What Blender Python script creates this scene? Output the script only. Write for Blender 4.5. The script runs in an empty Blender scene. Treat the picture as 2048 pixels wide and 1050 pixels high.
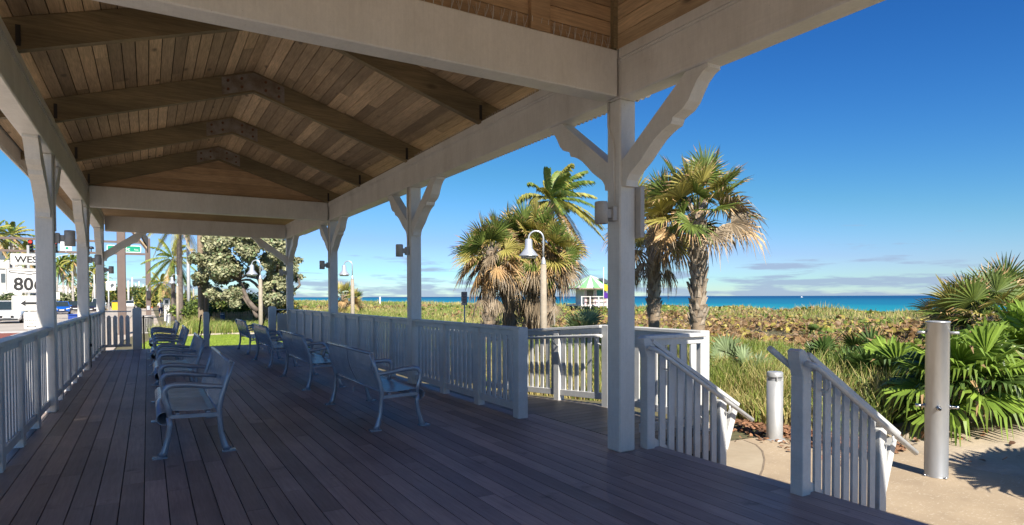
import bpy, bmesh, math, random
import numpy as np
from mathutils import Vector, Matrix, Euler, Quaternion
random.seed(7); rng = np.random.default_rng(7)
R = math.radians
SC = bpy.context.scene
COL = SC.collection

# ------------------------------------------------------------------ camera
F_PX, YAW, PITCH, ROLL, PPY, H = 1238.6, 30.463, -1.21, 0.163, 619.25, 1.44
cam = bpy.data.cameras.new('camera'); camo = bpy.data.objects.new('camera', cam); COL.objects.link(camo)
cam.sensor_width = 36; cam.lens = F_PX / 2048 * 36; cam.shift_y = (PPY - 525) / 2048
cam.clip_end = 100000; cam.clip_start = 0.05
y_, p_, r_ = R(YAW), R(PITCH), R(ROLL)
FW = Vector((math.sin(y_) * math.cos(p_), math.cos(y_) * math.cos(p_), math.sin(p_)))
RT0 = Vector((math.cos(y_), -math.sin(y_), 0)); UP0 = RT0.cross(FW)
RT = RT0 * math.cos(r_) - UP0 * math.sin(r_); UP = UP0 * math.cos(r_) + RT0 * math.sin(r_)
CAM = Vector((0, 0, H))
camo.matrix_world = Matrix(((RT.x, UP.x, -FW.x, 0), (RT.y, UP.y, -FW.y, 0), (RT.z, UP.z, -FW.z, H), (0, 0, 0, 1)))
SC.camera = camo

def at(px, py, d):
    'the place that lies d metres ahead in the direction surveyed at a spot of the photograph'
    return CAM + (FW + RT * ((px - 1024) / F_PX) - UP * ((py - PPY) / F_PX)) * d
def on_z(px, py, z):
    v = FW + RT * ((px - 1024) / F_PX) - UP * ((py - PPY) / F_PX)
    return CAM + v * ((z - H) / v.z)

# ------------------------------------------------------------------ materials
def nodes(name):
    m = bpy.data.materials.new(name); m.use_nodes = True
    nt = m.node_tree; b = nt.nodes['Principled BSDF']
    return m, nt, b
def link(nt, a, b): nt.links.new(a, b)
def mathn(nt, op, a, b=None, clamp=False):
    n = nt.nodes.new('ShaderNodeMath'); n.operation = op; n.use_clamp = clamp
    for i, x in enumerate((a, b)):
        if x is None: continue
        if isinstance(x, (int, float)): n.inputs[i].default_value = x
        else: link(nt, x, n.inputs[i])
    return n.outputs[0]
def noise(nt, vec, scale, detail=4, rough=.55):
    n = nt.nodes.new('ShaderNodeTexNoise'); n.inputs['Scale'].default_value = scale
    n.inputs['Detail'].default_value = detail; n.inputs['Roughness'].default_value = rough
    link(nt, vec, n.inputs['Vector']); return n.outputs['Fac']
def coords(nt, stretch=(1, 1, 1)):
    tc = nt.nodes.new('ShaderNodeTexCoord'); mp = nt.nodes.new('ShaderNodeMapping')
    mp.inputs['Scale'].default_value = stretch; link(nt, tc.outputs['Object'], mp.inputs['Vector'])
    return mp.outputs['Vector']
def mixc(nt, fac, a, b, mode='MIX'):
    n = nt.nodes.new('ShaderNodeMix'); n.data_type = 'RGBA'; n.blend_type = mode
    if isinstance(fac, (int, float)): n.inputs['Factor'].default_value = fac
    else: link(nt, fac, n.inputs['Factor'])
    for s, x in ((6, a), (7, b)):
        if isinstance(x, tuple): n.inputs[s].default_value = (*x[:3], 1)
        else: link(nt, x, n.inputs[s])
    return n.outputs[2]
def ramp(nt, fac, lo, hi):
    n = nt.nodes.new('ShaderNodeMapRange'); n.inputs['From Min'].default_value = lo; n.inputs['From Max'].default_value = hi
    link(nt, fac, n.inputs['Value']); return n.outputs['Result']
def island(nt):
    return nt.nodes.new('ShaderNodeNewGeometry').outputs['Random Per Island']
def bumpn(nt, b, h, strength, dist=.01):
    n = nt.nodes.new('ShaderNodeBump'); n.inputs['Strength'].default_value = strength; n.inputs['Distance'].default_value = dist
    link(nt, h, n.inputs['Height']); link(nt, n.outputs['Normal'], b.inputs['Normal'])

def M(name, col, col2=None, rough=.6, scale=6, stretch=(1, 1, 1), isl=0., bump=0., bscale=60, metal=0., spec=.5, thr=(.35, .65), fine=.12, trans=0.):
    m, nt, b = nodes(name)
    vec = coords(nt, stretch)
    c2 = col2 or tuple(x * .8 for x in col)
    c = mixc(nt, ramp(nt, noise(nt, vec, scale), *thr), col, c2)
    if fine:
        g = ramp(nt, noise(nt, vec, scale * 9, 3), .2, .8)
        v = mathn(nt, 'ADD', mathn(nt, 'MULTIPLY', g, fine * 2), 1 - fine)
        c = mixc(nt, 1., c, v, 'MULTIPLY')
    if isl:
        v = mathn(nt, 'ADD', mathn(nt, 'MULTIPLY', island(nt), isl * 2), 1 - isl)
        c = mixc(nt, 1., c, v, 'MULTIPLY')
    link(nt, c, b.inputs['Base Color'])
    b.inputs['Roughness'].default_value = rough; b.inputs['Metallic'].default_value = metal
    b.inputs['Specular IOR Level'].default_value = spec
    if bump: bumpn(nt, b, noise(nt, vec, bscale, 3), bump)
    if trans:
        t = nt.nodes.new('ShaderNodeBsdfTranslucent'); link(nt, c, t.inputs['Color'])
        mx = nt.nodes.new('ShaderNodeMixShader'); mx.inputs[0].default_value = trans
        out = [n for n in nt.nodes if n.type == 'OUTPUT_MATERIAL'][0]
        link(nt, b.outputs[0], mx.inputs[1]); link(nt, t.outputs[0], mx.inputs[2]); link(nt, mx.outputs[0], out.inputs['Surface'])
    return m

def wood(name, col, col2, axis, isl=.35, rough=.65, knots=.55, scale=5., grain=.35):
    m, nt, b = nodes(name)
    st = [1, 1, 1]; st[axis] = .06
    geo = nt.nodes.new('ShaderNodeNewGeometry'); ri = geo.outputs['Random Per Island']
    tc = nt.nodes.new('ShaderNodeTexCoord')
    off = nt.nodes.new('ShaderNodeVectorMath'); off.operation = 'ADD'; link(nt, tc.outputs['Object'], off.inputs[0])
    cmb = nt.nodes.new('ShaderNodeCombineXYZ')
    for i in range(3): link(nt, mathn(nt, 'MULTIPLY', ri, 37.), cmb.inputs[i])
    link(nt, cmb.outputs[0], off.inputs[1])
    mp = nt.nodes.new('ShaderNodeMapping'); mp.inputs['Scale'].default_value = st; link(nt, off.outputs[0], mp.inputs['Vector'])
    v = mp.outputs[0]
    n1 = noise(nt, v, scale, 4); n2 = noise(nt, v, scale * 14, 4, .7)
    c = mixc(nt, ramp(nt, n1, .3, .7), col, col2)
    c = mixc(nt, 1., c, mathn(nt, 'ADD', mathn(nt, 'MULTIPLY', ramp(nt, n2, .25, .75), grain * 2), 1 - grain), 'MULTIPLY')
    c = mixc(nt, 1., c, mathn(nt, 'ADD', mathn(nt, 'MULTIPLY', ri, isl * 2), 1 - isl), 'MULTIPLY')
    if knots:
        mk = nt.nodes.new('ShaderNodeMapping'); s2 = [3.2, 3.2, 3.2]; s2[axis] = 1.5; mk.inputs['Scale'].default_value = s2
        link(nt, off.outputs[0], mk.inputs['Vector'])
        vo = nt.nodes.new('ShaderNodeTexVoronoi'); vo.inputs['Scale'].default_value = 1.; link(nt, mk.outputs[0], vo.inputs['Vector'])
        k = ramp(nt, vo.outputs['Distance'], .05, .13)
        c = mixc(nt, mathn(nt, 'MULTIPLY', mathn(nt, 'SUBTRACT', 1., k, True), knots), c, tuple(x * .22 for x in col))
    big = noise(nt, tc.outputs['Object'], .9, 3)
    c = mixc(nt, 1., c, mathn(nt, 'ADD', mathn(nt, 'MULTIPLY', ramp(nt, big, .3, .7), .4), .78), 'MULTIPLY')
    if name == 'deck_boards':
        sc = mathn(nt, 'MULTIPLY', ramp(nt, noise(nt, tc.outputs['Object'], 1.7, 6, .65), .60, .74), .45)
        c = mixc(nt, sc, c, (.30, .28, .27))
        sc = mathn(nt, 'MULTIPLY', ramp(nt, noise(nt, tc.outputs['Object'], 2.6, 5, .6), .62, .72), .6)
        c = mixc(nt, sc, c, (.06, .045, .04))
        sc = ramp(nt, noise(nt, tc.outputs['Object'], 55., 2, .5), .79, .82)
        c = mixc(nt, sc, c, (.5, .48, .46))
    link(nt, c, b.inputs['Base Color']); b.inputs['Roughness'].default_value = rough
    bumpn(nt, b, n2, .25, .004)
    return m

MAT = {}
MAT['white'] = M('white_paint', (.77, .745, .695), (.69, .665, .615), rough=.45, scale=3, stretch=(1, 1, .5), bump=.08, bscale=90, fine=.05)
MAT['rail'] = M('rail_paint', (.70, .70, .685), (.61, .61, .595), rough=.4, scale=4, bump=.06, bscale=70, fine=.06)
for k_ in ('white', 'rail'):
    nt_ = MAT[k_].node_tree; b_ = nt_.nodes['Principled BSDF']; src = b_.inputs['Base Color'].links[0].from_socket
    g1 = noise(nt_, coords(nt_, (1, 1, .04)), 70, 4, .6); g2 = noise(nt_, coords(nt_, (1, .04, 1)), 70, 4, .6); g3 = noise(nt_, coords(nt_, (1, 1, .35)), 2.3, 6, .65)
    gg = mathn(nt_, 'ADD', mathn(nt_, 'MULTIPLY', ramp(nt_, g1, .3, .7), .06), mathn(nt_, 'MULTIPLY', ramp(nt_, g2, .3, .7), .06))
    c_ = mixc(nt_, 1., src, mathn(nt_, 'ADD', gg, .90), 'MULTIPLY')
    c_ = mixc(nt_, mathn(nt_, 'MULTIPLY', ramp(nt_, g3, .56, .74), .28), c_, (.36, .31, .25))
    c_ = mixc(nt_, mathn(nt_, 'MULTIPLY', ramp(nt_, noise(nt_, coords(nt_), 38, 3, .6), .70, .76), .5), c_, (.30, .24, .18))
    link(nt_, c_, b_.inputs['Base Color']); bumpn(nt_, b_, mathn(nt_, 'ADD', g1, g2), .16, .004)
MAT['ceil'] = wood('ceiling_boards', (.54, .395, .24), (.37, .26, .15), 1, isl=.38, knots=.85)
MAT['ceilx'] = wood('ceiling_boards_across', (.44, .29, .165), (.33, .21, .11), 0, isl=.28)
MAT['rafter'] = wood('rafter_wood', (.27, .205, .11), (.15, .115, .062), 0, isl=.15, knots=.6, scale=4)
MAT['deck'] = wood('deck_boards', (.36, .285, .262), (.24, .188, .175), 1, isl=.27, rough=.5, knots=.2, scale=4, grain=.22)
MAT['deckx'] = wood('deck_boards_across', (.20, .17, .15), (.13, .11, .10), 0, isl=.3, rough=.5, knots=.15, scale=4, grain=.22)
MAT['dark'] = M('dark_void', (.02, .018, .016), rough=.9, fine=0)
MAT['steel'] = M('galvanised_plate', (.30, .28, .25), (.20, .15, .11), rough=.55, scale=6, metal=.5)
MAT['rust'] = M('rusty_bolt', (.16, .07, .035), rough=.8, scale=20)
MAT['black'] = M('black_iron', (.022, .022, .024), rough=.5, fine=.05)
MAT['bench'] = M('silver_powder_coat', (.36, .41, .48), (.29, .34, .41), rough=.26, metal=.35, scale=5, bump=.05, bscale=140, fine=.06)
MAT['sconce'] = M('lamp_grey_paint', (.50, .47, .43), (.44, .41, .38), rough=.5, scale=6, fine=.05)
MAT['lamp_orange'] = M('orange_disc', (.75, .20, .07), rough=.4, metal=.2, fine=.05)
MAT['conc'] = None
MAT['bollard'] = M('bollard_silver', (.48, .48, .47), (.42, .43, .43), rough=.42, metal=.35, scale=5, fine=.05)
MAT['shower'] = M('shower_steel', (.50, .51, .52), (.43, .44, .45), rough=.40, metal=.6, scale=3, stretch=(1, 1, .3), fine=.07)
MAT['chrome'] = M('chrome', (.7, .7, .7), rough=.15, metal=1., fine=0)
MAT['galv'] = M('galvanised_lamp', (.66, .69, .72), (.55, .58, .61), rough=.35, metal=.5, scale=6, fine=.05)
MAT['lamppost'] = M('concrete_lamp_post', (.42, .36, .28), (.34, .29, .22), rough=.8, scale=8, bump=.2, bscale=120)
MAT['brown'] = M('brown_steel', (.16, .115, .095), (.14, .10, .082), rough=.5, scale=2, fine=.04)
MAT['signwhite'] = M('sign_white', (.82, .81, .78), (.78, .77, .74), rough=.45, scale=3, fine=.03)
MAT['signblack'] = M('sign_black', (.02, .02, .02), rough=.5, fine=0)
MAT['signgreen'] = M('sign_green', (.0, .30, .17), (.0, .27, .15), rough=.4, fine=0)
MAT['signred'] = M('sign_red', (.55, .03, .03), rough=.4, fine=0)
MAT['signgrey'] = M('sign_grey', (.52, .47, .42), rough=.6)
MAT['post_grey'] = M('grey_metal', (.45, .46, .47), rough=.45, metal=.4)
MAT['polewhite'] = M('pale_pole', (.66, .67, .68), (.6, .6, .61), rough=.5, scale=4)
MAT['can'] = M('trash_can_metal', (.42, .40, .37), rough=.45, metal=.3)
def leaf(name, c, c2, isl=.35, rough=.5, trans=.22, scale=3): return M(name, c, c2, rough=rough, isl=isl, scale=scale, fine=.1, trans=trans, spec=.35)
MAT['palm_g'] = leaf('palm_green', (.165, .215, .045), (.10, .15, .03))
MAT['palm_y'] = leaf('palm_olive', (.44, .38, .10), (.32, .29, .075))
MAT['palm_d'] = leaf('palm_dry', (.56, .38, .185), (.40, .245, .11), trans=.12)
MAT['palm_s'] = leaf('palm_skirt', (.38, .30, .20), (.23, .175, .115), trans=.08)
MAT['coco_g'] = leaf('coconut_green', (.19, .26, .05), (.12, .19, .035))
MAT['coco_y'] = leaf('coconut_yellow', (.40, .36, .085), (.27, .28, .065))
MAT['fan_g'] = leaf('fan_bright', (.25, .355, .055), (.155, .25, .038), rough=.35, isl=.3)
MAT['fan_d'] = leaf('fan_shaded', (.12, .19, .045), (.065, .12, .03), rough=.35)  # darker copy of the fan leaf, shade put into its green
MAT['palmetto'] = leaf('palmetto_silver', (.27, .34, .17), (.19, .26, .12))
MAT['trunk'] = M('palm_trunk', (.33, .25, .17), (.22, .165, .115), rough=.9, scale=7, stretch=(1, 1, 3), bump=.6, bscale=30)
MAT['boot'] = M('palm_boots', (.40, .33, .25), (.25, .20, .15), rough=.9, scale=5, isl=.3, bump=.4, bscale=40)
MAT['bark'] = M('grey_bark', (.20, .165, .135), (.12, .095, .08), rough=.9, scale=5, bump=.6, bscale=30)
MAT['palegrey'] = M('pale_trunk', (.48, .45, .41), (.31, .28, .25), rough=.9, scale=4, stretch=(1, 1, 2), bump=.3)
MAT['silver'] = leaf('silver_leaf', (.43, .42, .245), (.28, .285, .155), isl=.4, trans=.15)
MAT['shrub'] = leaf('shrub_leaf', (.085, .125, .032), (.05, .085, .022), isl=.45)
MAT['sg_g'] = leaf('sea_grape_green', (.215, .27, .05), (.12, .18, .035), isl=.45)
MAT['sg_y'] = leaf('sea_grape_yellow', (.44, .36, .08), (.33, .28, .07), isl=.35)
MAT['sg_r'] = leaf('sea_grape_rust', (.31, .185, .085), (.21, .13, .06), isl=.45)
MAT['twig'] = M('dry_twig', (.40, .285, .165), (.26, .175, .10), rough=.9, isl=.4, scale=2)
MAT['gr_g'] = leaf('grass_green', (.25, .31, .06), (.17, .23, .045), isl=.4)
MAT['gr_y'] = leaf('grass_straw', (.55, .47, .19), (.43, .36, .14), isl=.35)
MAT['litter'] = M('dead_leaf', (.30, .145, .07), (.19, .10, .055), rough=.8, isl=.45, scale=9)
MAT['glass'] = M('dark_glass', (.03, .045, .05), rough=.1, fine=0, spec=.8)
MAT['tyre'] = M('tyre_rubber', (.02, .02, .02), rough=.8, fine=0)
MAT['rim'] = M('alloy_rim', (.45, .45, .46), rough=.3, metal=.8, fine=0)
MAT['hl'] = M('headlight_glass', (.75, .76, .76), rough=.15, fine=0)
MAT['plaster'] = M('white_plaster', (.74, .71, .66), (.66, .63, .58), rough=.8, scale=1)
MAT['shade'] = M('window_shade', (.10, .12, .13), rough=.2, fine=0)

# ------------------------------------------------------------------ mesh builder
class MB:
    def __init__(s): s.v = []; s.f = []; s.m = []; s.s = []
    def add(s, vs, fs, m=0, smooth=False):
        o = len(s.v); s.v.extend([tuple(v) for v in vs])
        for f in fs: s.f.append(tuple(i + o for i in f)); s.m.append(m); s.s.append(smooth)
        return s
    def box(s, x0, x1, y0, y1, z0, z1, m=0):
        v = [(x, y, z) for z in (z0, z1) for y in (y0, y1) for x in (x0, x1)]
        return s.add(v, [(0, 2, 3, 1), (4, 5, 7, 6), (0, 1, 5, 4), (2, 6, 7, 3), (0, 4, 6, 2), (1, 3, 7, 5)], m)
    def cbox(s, x, y, z, w, d, h, m=0): return s.box(x - w / 2, x + w / 2, y - d / 2, y + d / 2, z, z + h, m)
    def bar(s, p, q, w, h, m=0, up=(0, 0, 1)):
        p = Vector(p); q = Vector(q); d = (q - p).normalized(); u = Vector(up)
        r = d.cross(u).normalized(); u = r.cross(d)
        v = [e + r * (a * w / 2) + u * (b * h / 2) for e in (p, q) for a, b in ((-1, -1), (1, -1), (1, 1), (-1, 1))]
        return s.add(v, [(0, 1, 2, 3), (7, 6, 5, 4), (0, 4, 5, 1), (1, 5, 6, 2), (2, 6, 7, 3), (3, 7, 4, 0)], m)
    def tube(s, pts, rad, n=8, m=0, cap=True, flat=1.):
        pts = [Vector(p) for p in pts]
        if not hasattr(rad, '__len__'): rad = [rad] * len(pts)
        vs = []; prev = None
        for i, p in enumerate(pts):
            t = (pts[min(i + 1, len(pts) - 1)] - pts[max(i - 1, 0)]).normalized()
            if prev is None:
                a = Vector((0, 0, 1)) if abs(t.z) < .9 else Vector((1, 0, 0)); u = t.cross(a).normalized()
            else: u = (prev - t * prev.dot(t)).normalized()
            prev = u; w = t.cross(u)
            for k in range(n):
                an = 2 * math.pi * k / n; vs.append(p + (u * math.cos(an) + w * math.sin(an) * flat) * rad[i])
        fs = [(i * n + k, i * n + (k + 1) % n, (i + 1) * n + (k + 1) % n, (i + 1) * n + k) for i in range(len(pts) - 1) for k in range(n)]
        s.add(vs, fs, m, True)
        if cap:
            o = len(s.v) - len(vs)
            s.f.append(tuple(o + k for k in reversed(range(n)))); s.m.append(m); s.s.append(False)
            s.f.append(tuple(o + (len(pts) - 1) * n + k for k in range(n))); s.m.append(m); s.s.append(False)
        return s
    def lathe(s, prof, n=20, c=(0, 0, 0), m=0, smooth=True):
        vs = [(c[0] + r * math.cos(2 * math.pi * k / n), c[1] + r * math.sin(2 * math.pi * k / n), c[2] + z) for r, z in prof for k in range(n)]
        fs = [(i * n + k, i * n + (k + 1) % n, (i + 1) * n + (k + 1) % n, (i + 1) * n + k) for i in range(len(prof) - 1) for k in range(n)]
        return s.add(vs, fs, m, smooth)
    def prism(s, pts, off, m=0):
        n = len(pts); off = Vector(off); a = [Vector(p) for p in pts]; b = [p + off for p in a]
        fs = [tuple(reversed(range(n))), tuple(range(n, 2 * n))] + [(i, (i + 1) % n, n + (i + 1) % n, n + i) for i in range(n)]
        return s.add(a + b, fs, m)
    def xform(s, mat, start=0):
        for i in range(start, len(s.v)): s.v[i] = tuple(mat @ Vector(s.v[i]))
        return s
    def build(s, name, mats, parent=None, off=None, bevel=0.):
        if not isinstance(mats, (list, tuple)): mats = [mats]
        o = off if off is not None else (root_loc(parent) if parent is not None else Vector((0, 0, 0)))
        me = bpy.data.meshes.new(name)
        me.from_pydata([(x - o[0], y - o[1], z - o[2]) for x, y, z in s.v], [], s.f)
        for m in mats: me.materials.append(m)
        me.polygons.foreach_set('material_index', s.m); me.polygons.foreach_set('use_smooth', s.s)
        bm = bmesh.new(); bm.from_mesh(me); bmesh.ops.recalc_face_normals(bm, faces=bm.faces)
        if bevel: bmesh.ops.bevel(bm, geom=list(bm.edges), offset=bevel, segments=1, affect='EDGES', profile=.5)
        bm.to_mesh(me); bm.free(); me.update()
        ob = bpy.data.objects.new(name, me); COL.objects.link(ob)
        if parent is not None: ob.parent = parent
        elif off is not None: ob.location = off
        return ob
def root_loc(o):
    while o.parent is not None: o = o.parent
    return o.location
def tag(o, label=None, cat=None, group=None, kind=None):
    for k, v in (('label', label), ('category', cat), ('group', group), ('kind', kind)):
        if v: o[k] = v
    return o
def thing(name, loc, label, cat, group=None):
    o = bpy.data.objects.new(name, None); COL.objects.link(o); o.location = loc; o.empty_display_size = .2
    return tag(o, label, cat, group)
def struct(o): o['kind'] = 'structure'; return o
def stuff(o, label, cat): return tag(o, label, cat, kind='stuff')
def copy_tree(o, parent=None):
    c = o.copy(); COL.objects.link(c); c.parent = parent
    for ch in list(o.children): copy_tree(ch, c)
    return c
def inst(o, loc, parent):
    c = o.copy(); COL.objects.link(c); c.location = loc; c.parent = parent; return c
def fastmesh(name, V, Fq, mats, midx):
    'V (n,3) array, Fq (k,4) quads'
    me = bpy.data.meshes.new(name)
    nv, nf = len(V), len(Fq)
    me.vertices.add(nv); me.vertices.foreach_set('co', np.asarray(V, 'f').ravel())
    me.loops.add(nf * 4); me.loops.foreach_set('vertex_index', np.asarray(Fq, 'i').ravel())
    me.polygons.add(nf); me.polygons.foreach_set('loop_start', np.arange(0, nf * 4, 4, dtype='i'))
    for m in mats: me.materials.append(m)
    me.polygons.foreach_set('material_index', np.asarray(midx, 'i'))
    me.update(calc_edges=True); me.validate()
    ob = bpy.data.objects.new(name, me); COL.objects.link(ob); return ob
_txt = {}
def text_mesh(mb, s, center, size, right, up, nrm, m=0, sx=1., bold=0.):
    'letters laid on a flat sign face: centre, cap height, axes'
    key = (s, bold)
    if key not in _txt:
        cu = bpy.data.curves.new('lettering', 'FONT'); cu.body = s; cu.align_x = 'CENTER'; cu.extrude = .004; cu.offset = bold; cu.resolution_u = 3
        o = bpy.data.objects.new('lettering', cu); COL.objects.link(o)
        dg = bpy.context.evaluated_depsgraph_get(); me = bpy.data.meshes.new_from_object(o.evaluated_get(dg))
        vs = [v.co.copy() for v in me.vertices]; fs = [tuple(p.vertices) for p in me.polygons]
        bpy.data.objects.remove(o); bpy.data.curves.remove(cu); bpy.data.meshes.remove(me)
        _txt[key] = (vs, fs)
    vs, fs = _txt[key]; k = size / .69
    right, up, nrm, center = map(Vector, (right, up, nrm, center))
    mb.add([center + right * (v.x * k * sx) + up * (v.y * k - size / 2) + nrm * (.003 + v.z * .5) for v in vs], fs, m)

# ------------------------------------------------------------------ terrain
GZ = -.65
def sst(a, b, x):
    t = np.clip((x - a) / (b - a), 0, 1); return t * t * (3 - 2 * t)
def hgt(x, y):
    x = np.asarray(x, float); y = np.asarray(y, float)
    e0 = 8.6 + .35 * np.sin(y * .7) + sst(6, 1, y) * 1.6 - sst(7, 12, y) * 2.4      # where the concrete ends and the dune begins
    lump = .10 * np.sin(x * .9 + y * .35) + .08 * np.sin(x * .37 - y * .8 + 1.3) + .06 * np.sin(x * 1.7 + y * 1.3)
    up = sst(0, 5.5, x - e0)
    z = GZ + .42 * up + .26 * sst(14, 38, x) + .16 * sst(33, 38, x) + lump * up * sst(0, 4, x - e0)
    n = sst(24, 40, y) * sst(-1, 3, x) * (1 - up)
    z = z + .15 * n * sst(30, 44, y) + .14 * sst(-.95, -.45, x) * sst(20.25, 20.45, y) * (1 - sst(36, 44, y)) * (1 - up)
    z = z - sst(43, 62, x) * 4.2 - sst(62, 110, x) * 5.0
    return z
def grid_axis(segs):
    out = []
    for a, b, st in segs: out += list(np.arange(a, b, st))
    return np.array(out + [segs[-1][1]])
gx = grid_axis([(-3000, -200, 400), (-200, -20, 20), (-20, -2, 3), (-2, 20, .5), (20, 70, 1.), (70, 130, 6)])
gy = grid_axis([(-60, -8, 6), (-8, 20, .7), (20, 21, .1), (21, 60, 1.), (60, 160, 5), (160, 600, 25), (600, 12000, 900)])
GX, GY = np.meshgrid(gx, gy); GZv = hgt(GX, GY)
nx, ny = len(gx), len(gy)
V = np.stack([GX.ravel(), GY.ravel(), GZv.ravel()], 1)
ii = np.arange(ny * nx).reshape(ny, nx)
Fq = np.stack([ii[:-1, :-1].ravel(), ii[:-1, 1:].ravel(), ii[1:, 1:].ravel(), ii[1:, :-1].ravel()], 1)
m, nt, b = nodes('dune_soil'); vec = coords(nt)
c = mixc(nt, ramp(nt, noise(nt, vec, .5), .35, .65), (.25, .19, .105), (.15, .14, .06))
c = mixc(nt, ramp(nt, noise(nt, vec, 7, 5), .3, .7), c, (.09, .085, .045))
sx = nt.nodes.new('ShaderNodeSeparateXYZ'); link(nt, vec, sx.inputs[0])
c = mixc(nt, ramp(nt, sx.outputs[0], 46, 52), c, (.58, .50, .38))
link(nt, c, b.inputs['Base Color']); b.inputs['Roughness'].default_value = .95
bumpn(nt, b, noise(nt, vec, 12, 4), .6, .05)
g = fastmesh('ground', V, Fq, [m], np.zeros(len(Fq))); struct(g)
for p in g.data.polygons: p.use_smooth = True

# sea
m, nt, b = nodes('sea_water'); vec = coords(nt)
sx = nt.nodes.new('ShaderNodeSeparateXYZ'); link(nt, vec, sx.inputs[0])
wob = mathn(nt, 'ADD', sx.outputs[0], mathn(nt, 'MULTIPLY', noise(nt, coords(nt, (.006, .0012, 1)), 1., 3), 260.))
c = mixc(nt, ramp(nt, wob, 260, 620), (.014, .34, .36), (.006, .165, .27))
c = mixc(nt, ramp(nt, wob, 600, 2000), c, (.004, .070, .18))
foam = ramp(nt, noise(nt, coords(nt, (.03, .006, 1)), 1., 5, .6), .68, .74)
near = ramp(nt, sx.outputs[0], 320, 150)
c = mixc(nt, mathn(nt, 'MULTIPLY', foam, near, True), c, (.75, .8, .8))
link(nt, c, b.inputs['Base Color']); b.inputs['Roughness'].default_value = .45; b.inputs['Specular IOR Level'].default_value = .12
bumpn(nt, b, noise(nt, coords(nt, (.25, .08, 1)), 1., 4), .5, .3)
sea = MB().add([(74, -4000, -5.2), (60000, -60000, -5.2), (60000, 60000, -5.2), (74, 30000, -5.2)], [(0, 1, 2, 3)]).build('sea', m); struct(sea)

# concrete apron, sand, paths
m, nt, b = nodes('apron_concrete'); vec = coords(nt)
c = mixc(nt, ramp(nt, noise(nt, vec, 1.3), .3, .7), (.47, .365, .24), (.36, .275, .18))
sp = ramp(nt, noise(nt, coords(nt, (1, 1.6, 1)), 26, 4, .7), .58, .66)
c = mixc(nt, mathn(nt, 'MULTIPLY', sp, .6), c, (.66, .58, .45))
c = mixc(nt, mathn(nt, 'MULTIPLY', ramp(nt, noise(nt, vec, 3.5, 5), .55, .75), .35), c, (.26, .19, .12))
link(nt, c, b.inputs['Base Color']); b.inputs['Roughness'].default_value = .85; bumpn(nt, b, noise(nt, vec, 60), .35, .006)
MAT['conc'] = m
MAT['smooth_conc'] = M('smooth_concrete', (.46, .38, .265), (.40, .32, .215), rough=.8, scale=1.5, bump=.15, bscale=60, fine=.06)
MAT['joint'] = M('concrete_joint', (.27, .21, .145), rough=.9)
ap = [(4.0, -7), (14, -7), (13, .5), (11.2, 2.0), (9.9, 3.0), (9.0, 4.3), (8.75, 5.6), (7.6, 6.0), (6.3, 6.1), (5.3, 5.6), (5.2, 4.7), (4.0, 4.7)]
struct(MB().prism([(x, y, GZ - .2) for x, y in ap], (0, 0, .212)).build('concrete_apron', MAT['conc']))
arcp2 = [(5.15, 4.32), (5.55, 4.40), (5.9, 4.58), (6.3, 4.82), (6.7, 5.1), (7.05, 5.4), (7.28, 5.68), (7.36, 5.95)]
arc = arcp2 + [(6.6, 6.08), (5.9, 5.95), (5.3, 5.55), (5.22, 4.7)]
struct(MB().prism([(x, y, GZ - .1) for x, y in arc], (0, 0, .116)).build('landing_pad', MAT['smooth_conc']))
jm = MB()
arcp = [(x, y, GZ + .0155) for x, y in arcp2]
for a, b_ in zip(arcp, arcp[1:]): jm.bar(a, b_, .022, .008)
for a, b_ in (((7.36, 1.6), (9.4, 3.3)), ((5.2, .8), (11.5, .8)), ((6.1, -7), (6.1, 4.6))): jm.bar((*a, GZ + .0095), (*b_, GZ + .0095), .016, .008)
struct(jm.build('pavement_joint', MAT['joint']))
struct(MB().prism([(x, y, GZ - .2) for x, y in ((-3, -40), (16, -40), (16, -7.02), (-3, -7.02))], (0, 0, .212)).build('bounce_slab', M('bounce_paving', (.62, .50, .34), (.54, .43, .29), rough=.85)))  # unseen slab added south of the deck to bounce warm sunlight inside
# sand bed by the shower
def patch(name, pts, z, mat, h=.05):
    return struct(MB().prism([(x, y, z - h) for x, y in pts], (0, 0, h)).build(name, mat))
MAT['sand'] = M('beach_sand', (.52, .43, .31), (.41, .33, .23), rough=.95, scale=2.2, bump=.5, bscale=22, fine=.1)
sv = []; sf = []; NS = 26
for j in range(NS + 1):
    for i in range(NS + 1):
        x = 8.2 + 4.6 * i / NS; y = 0.6 + 5.4 * j / NS
        d = math.hypot((x - 10.6) / 2.3, (y - 3.6) / 2.5)
        z = GZ - .05 + max(0, 1.02 - d) * .45 + .03 * math.sin(x * 7 + y * 3) * math.sin(y * 6)
        sv.append((x, y, z))
for j in range(NS):
    for i in range(NS):
        a = j * (NS + 1) + i; sf.append((a, a + 1, a + NS + 2, a + NS + 1))
sand = MB().add(sv, sf, 0, True).build('sand_bed', MAT['sand']); struct(sand)

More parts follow.
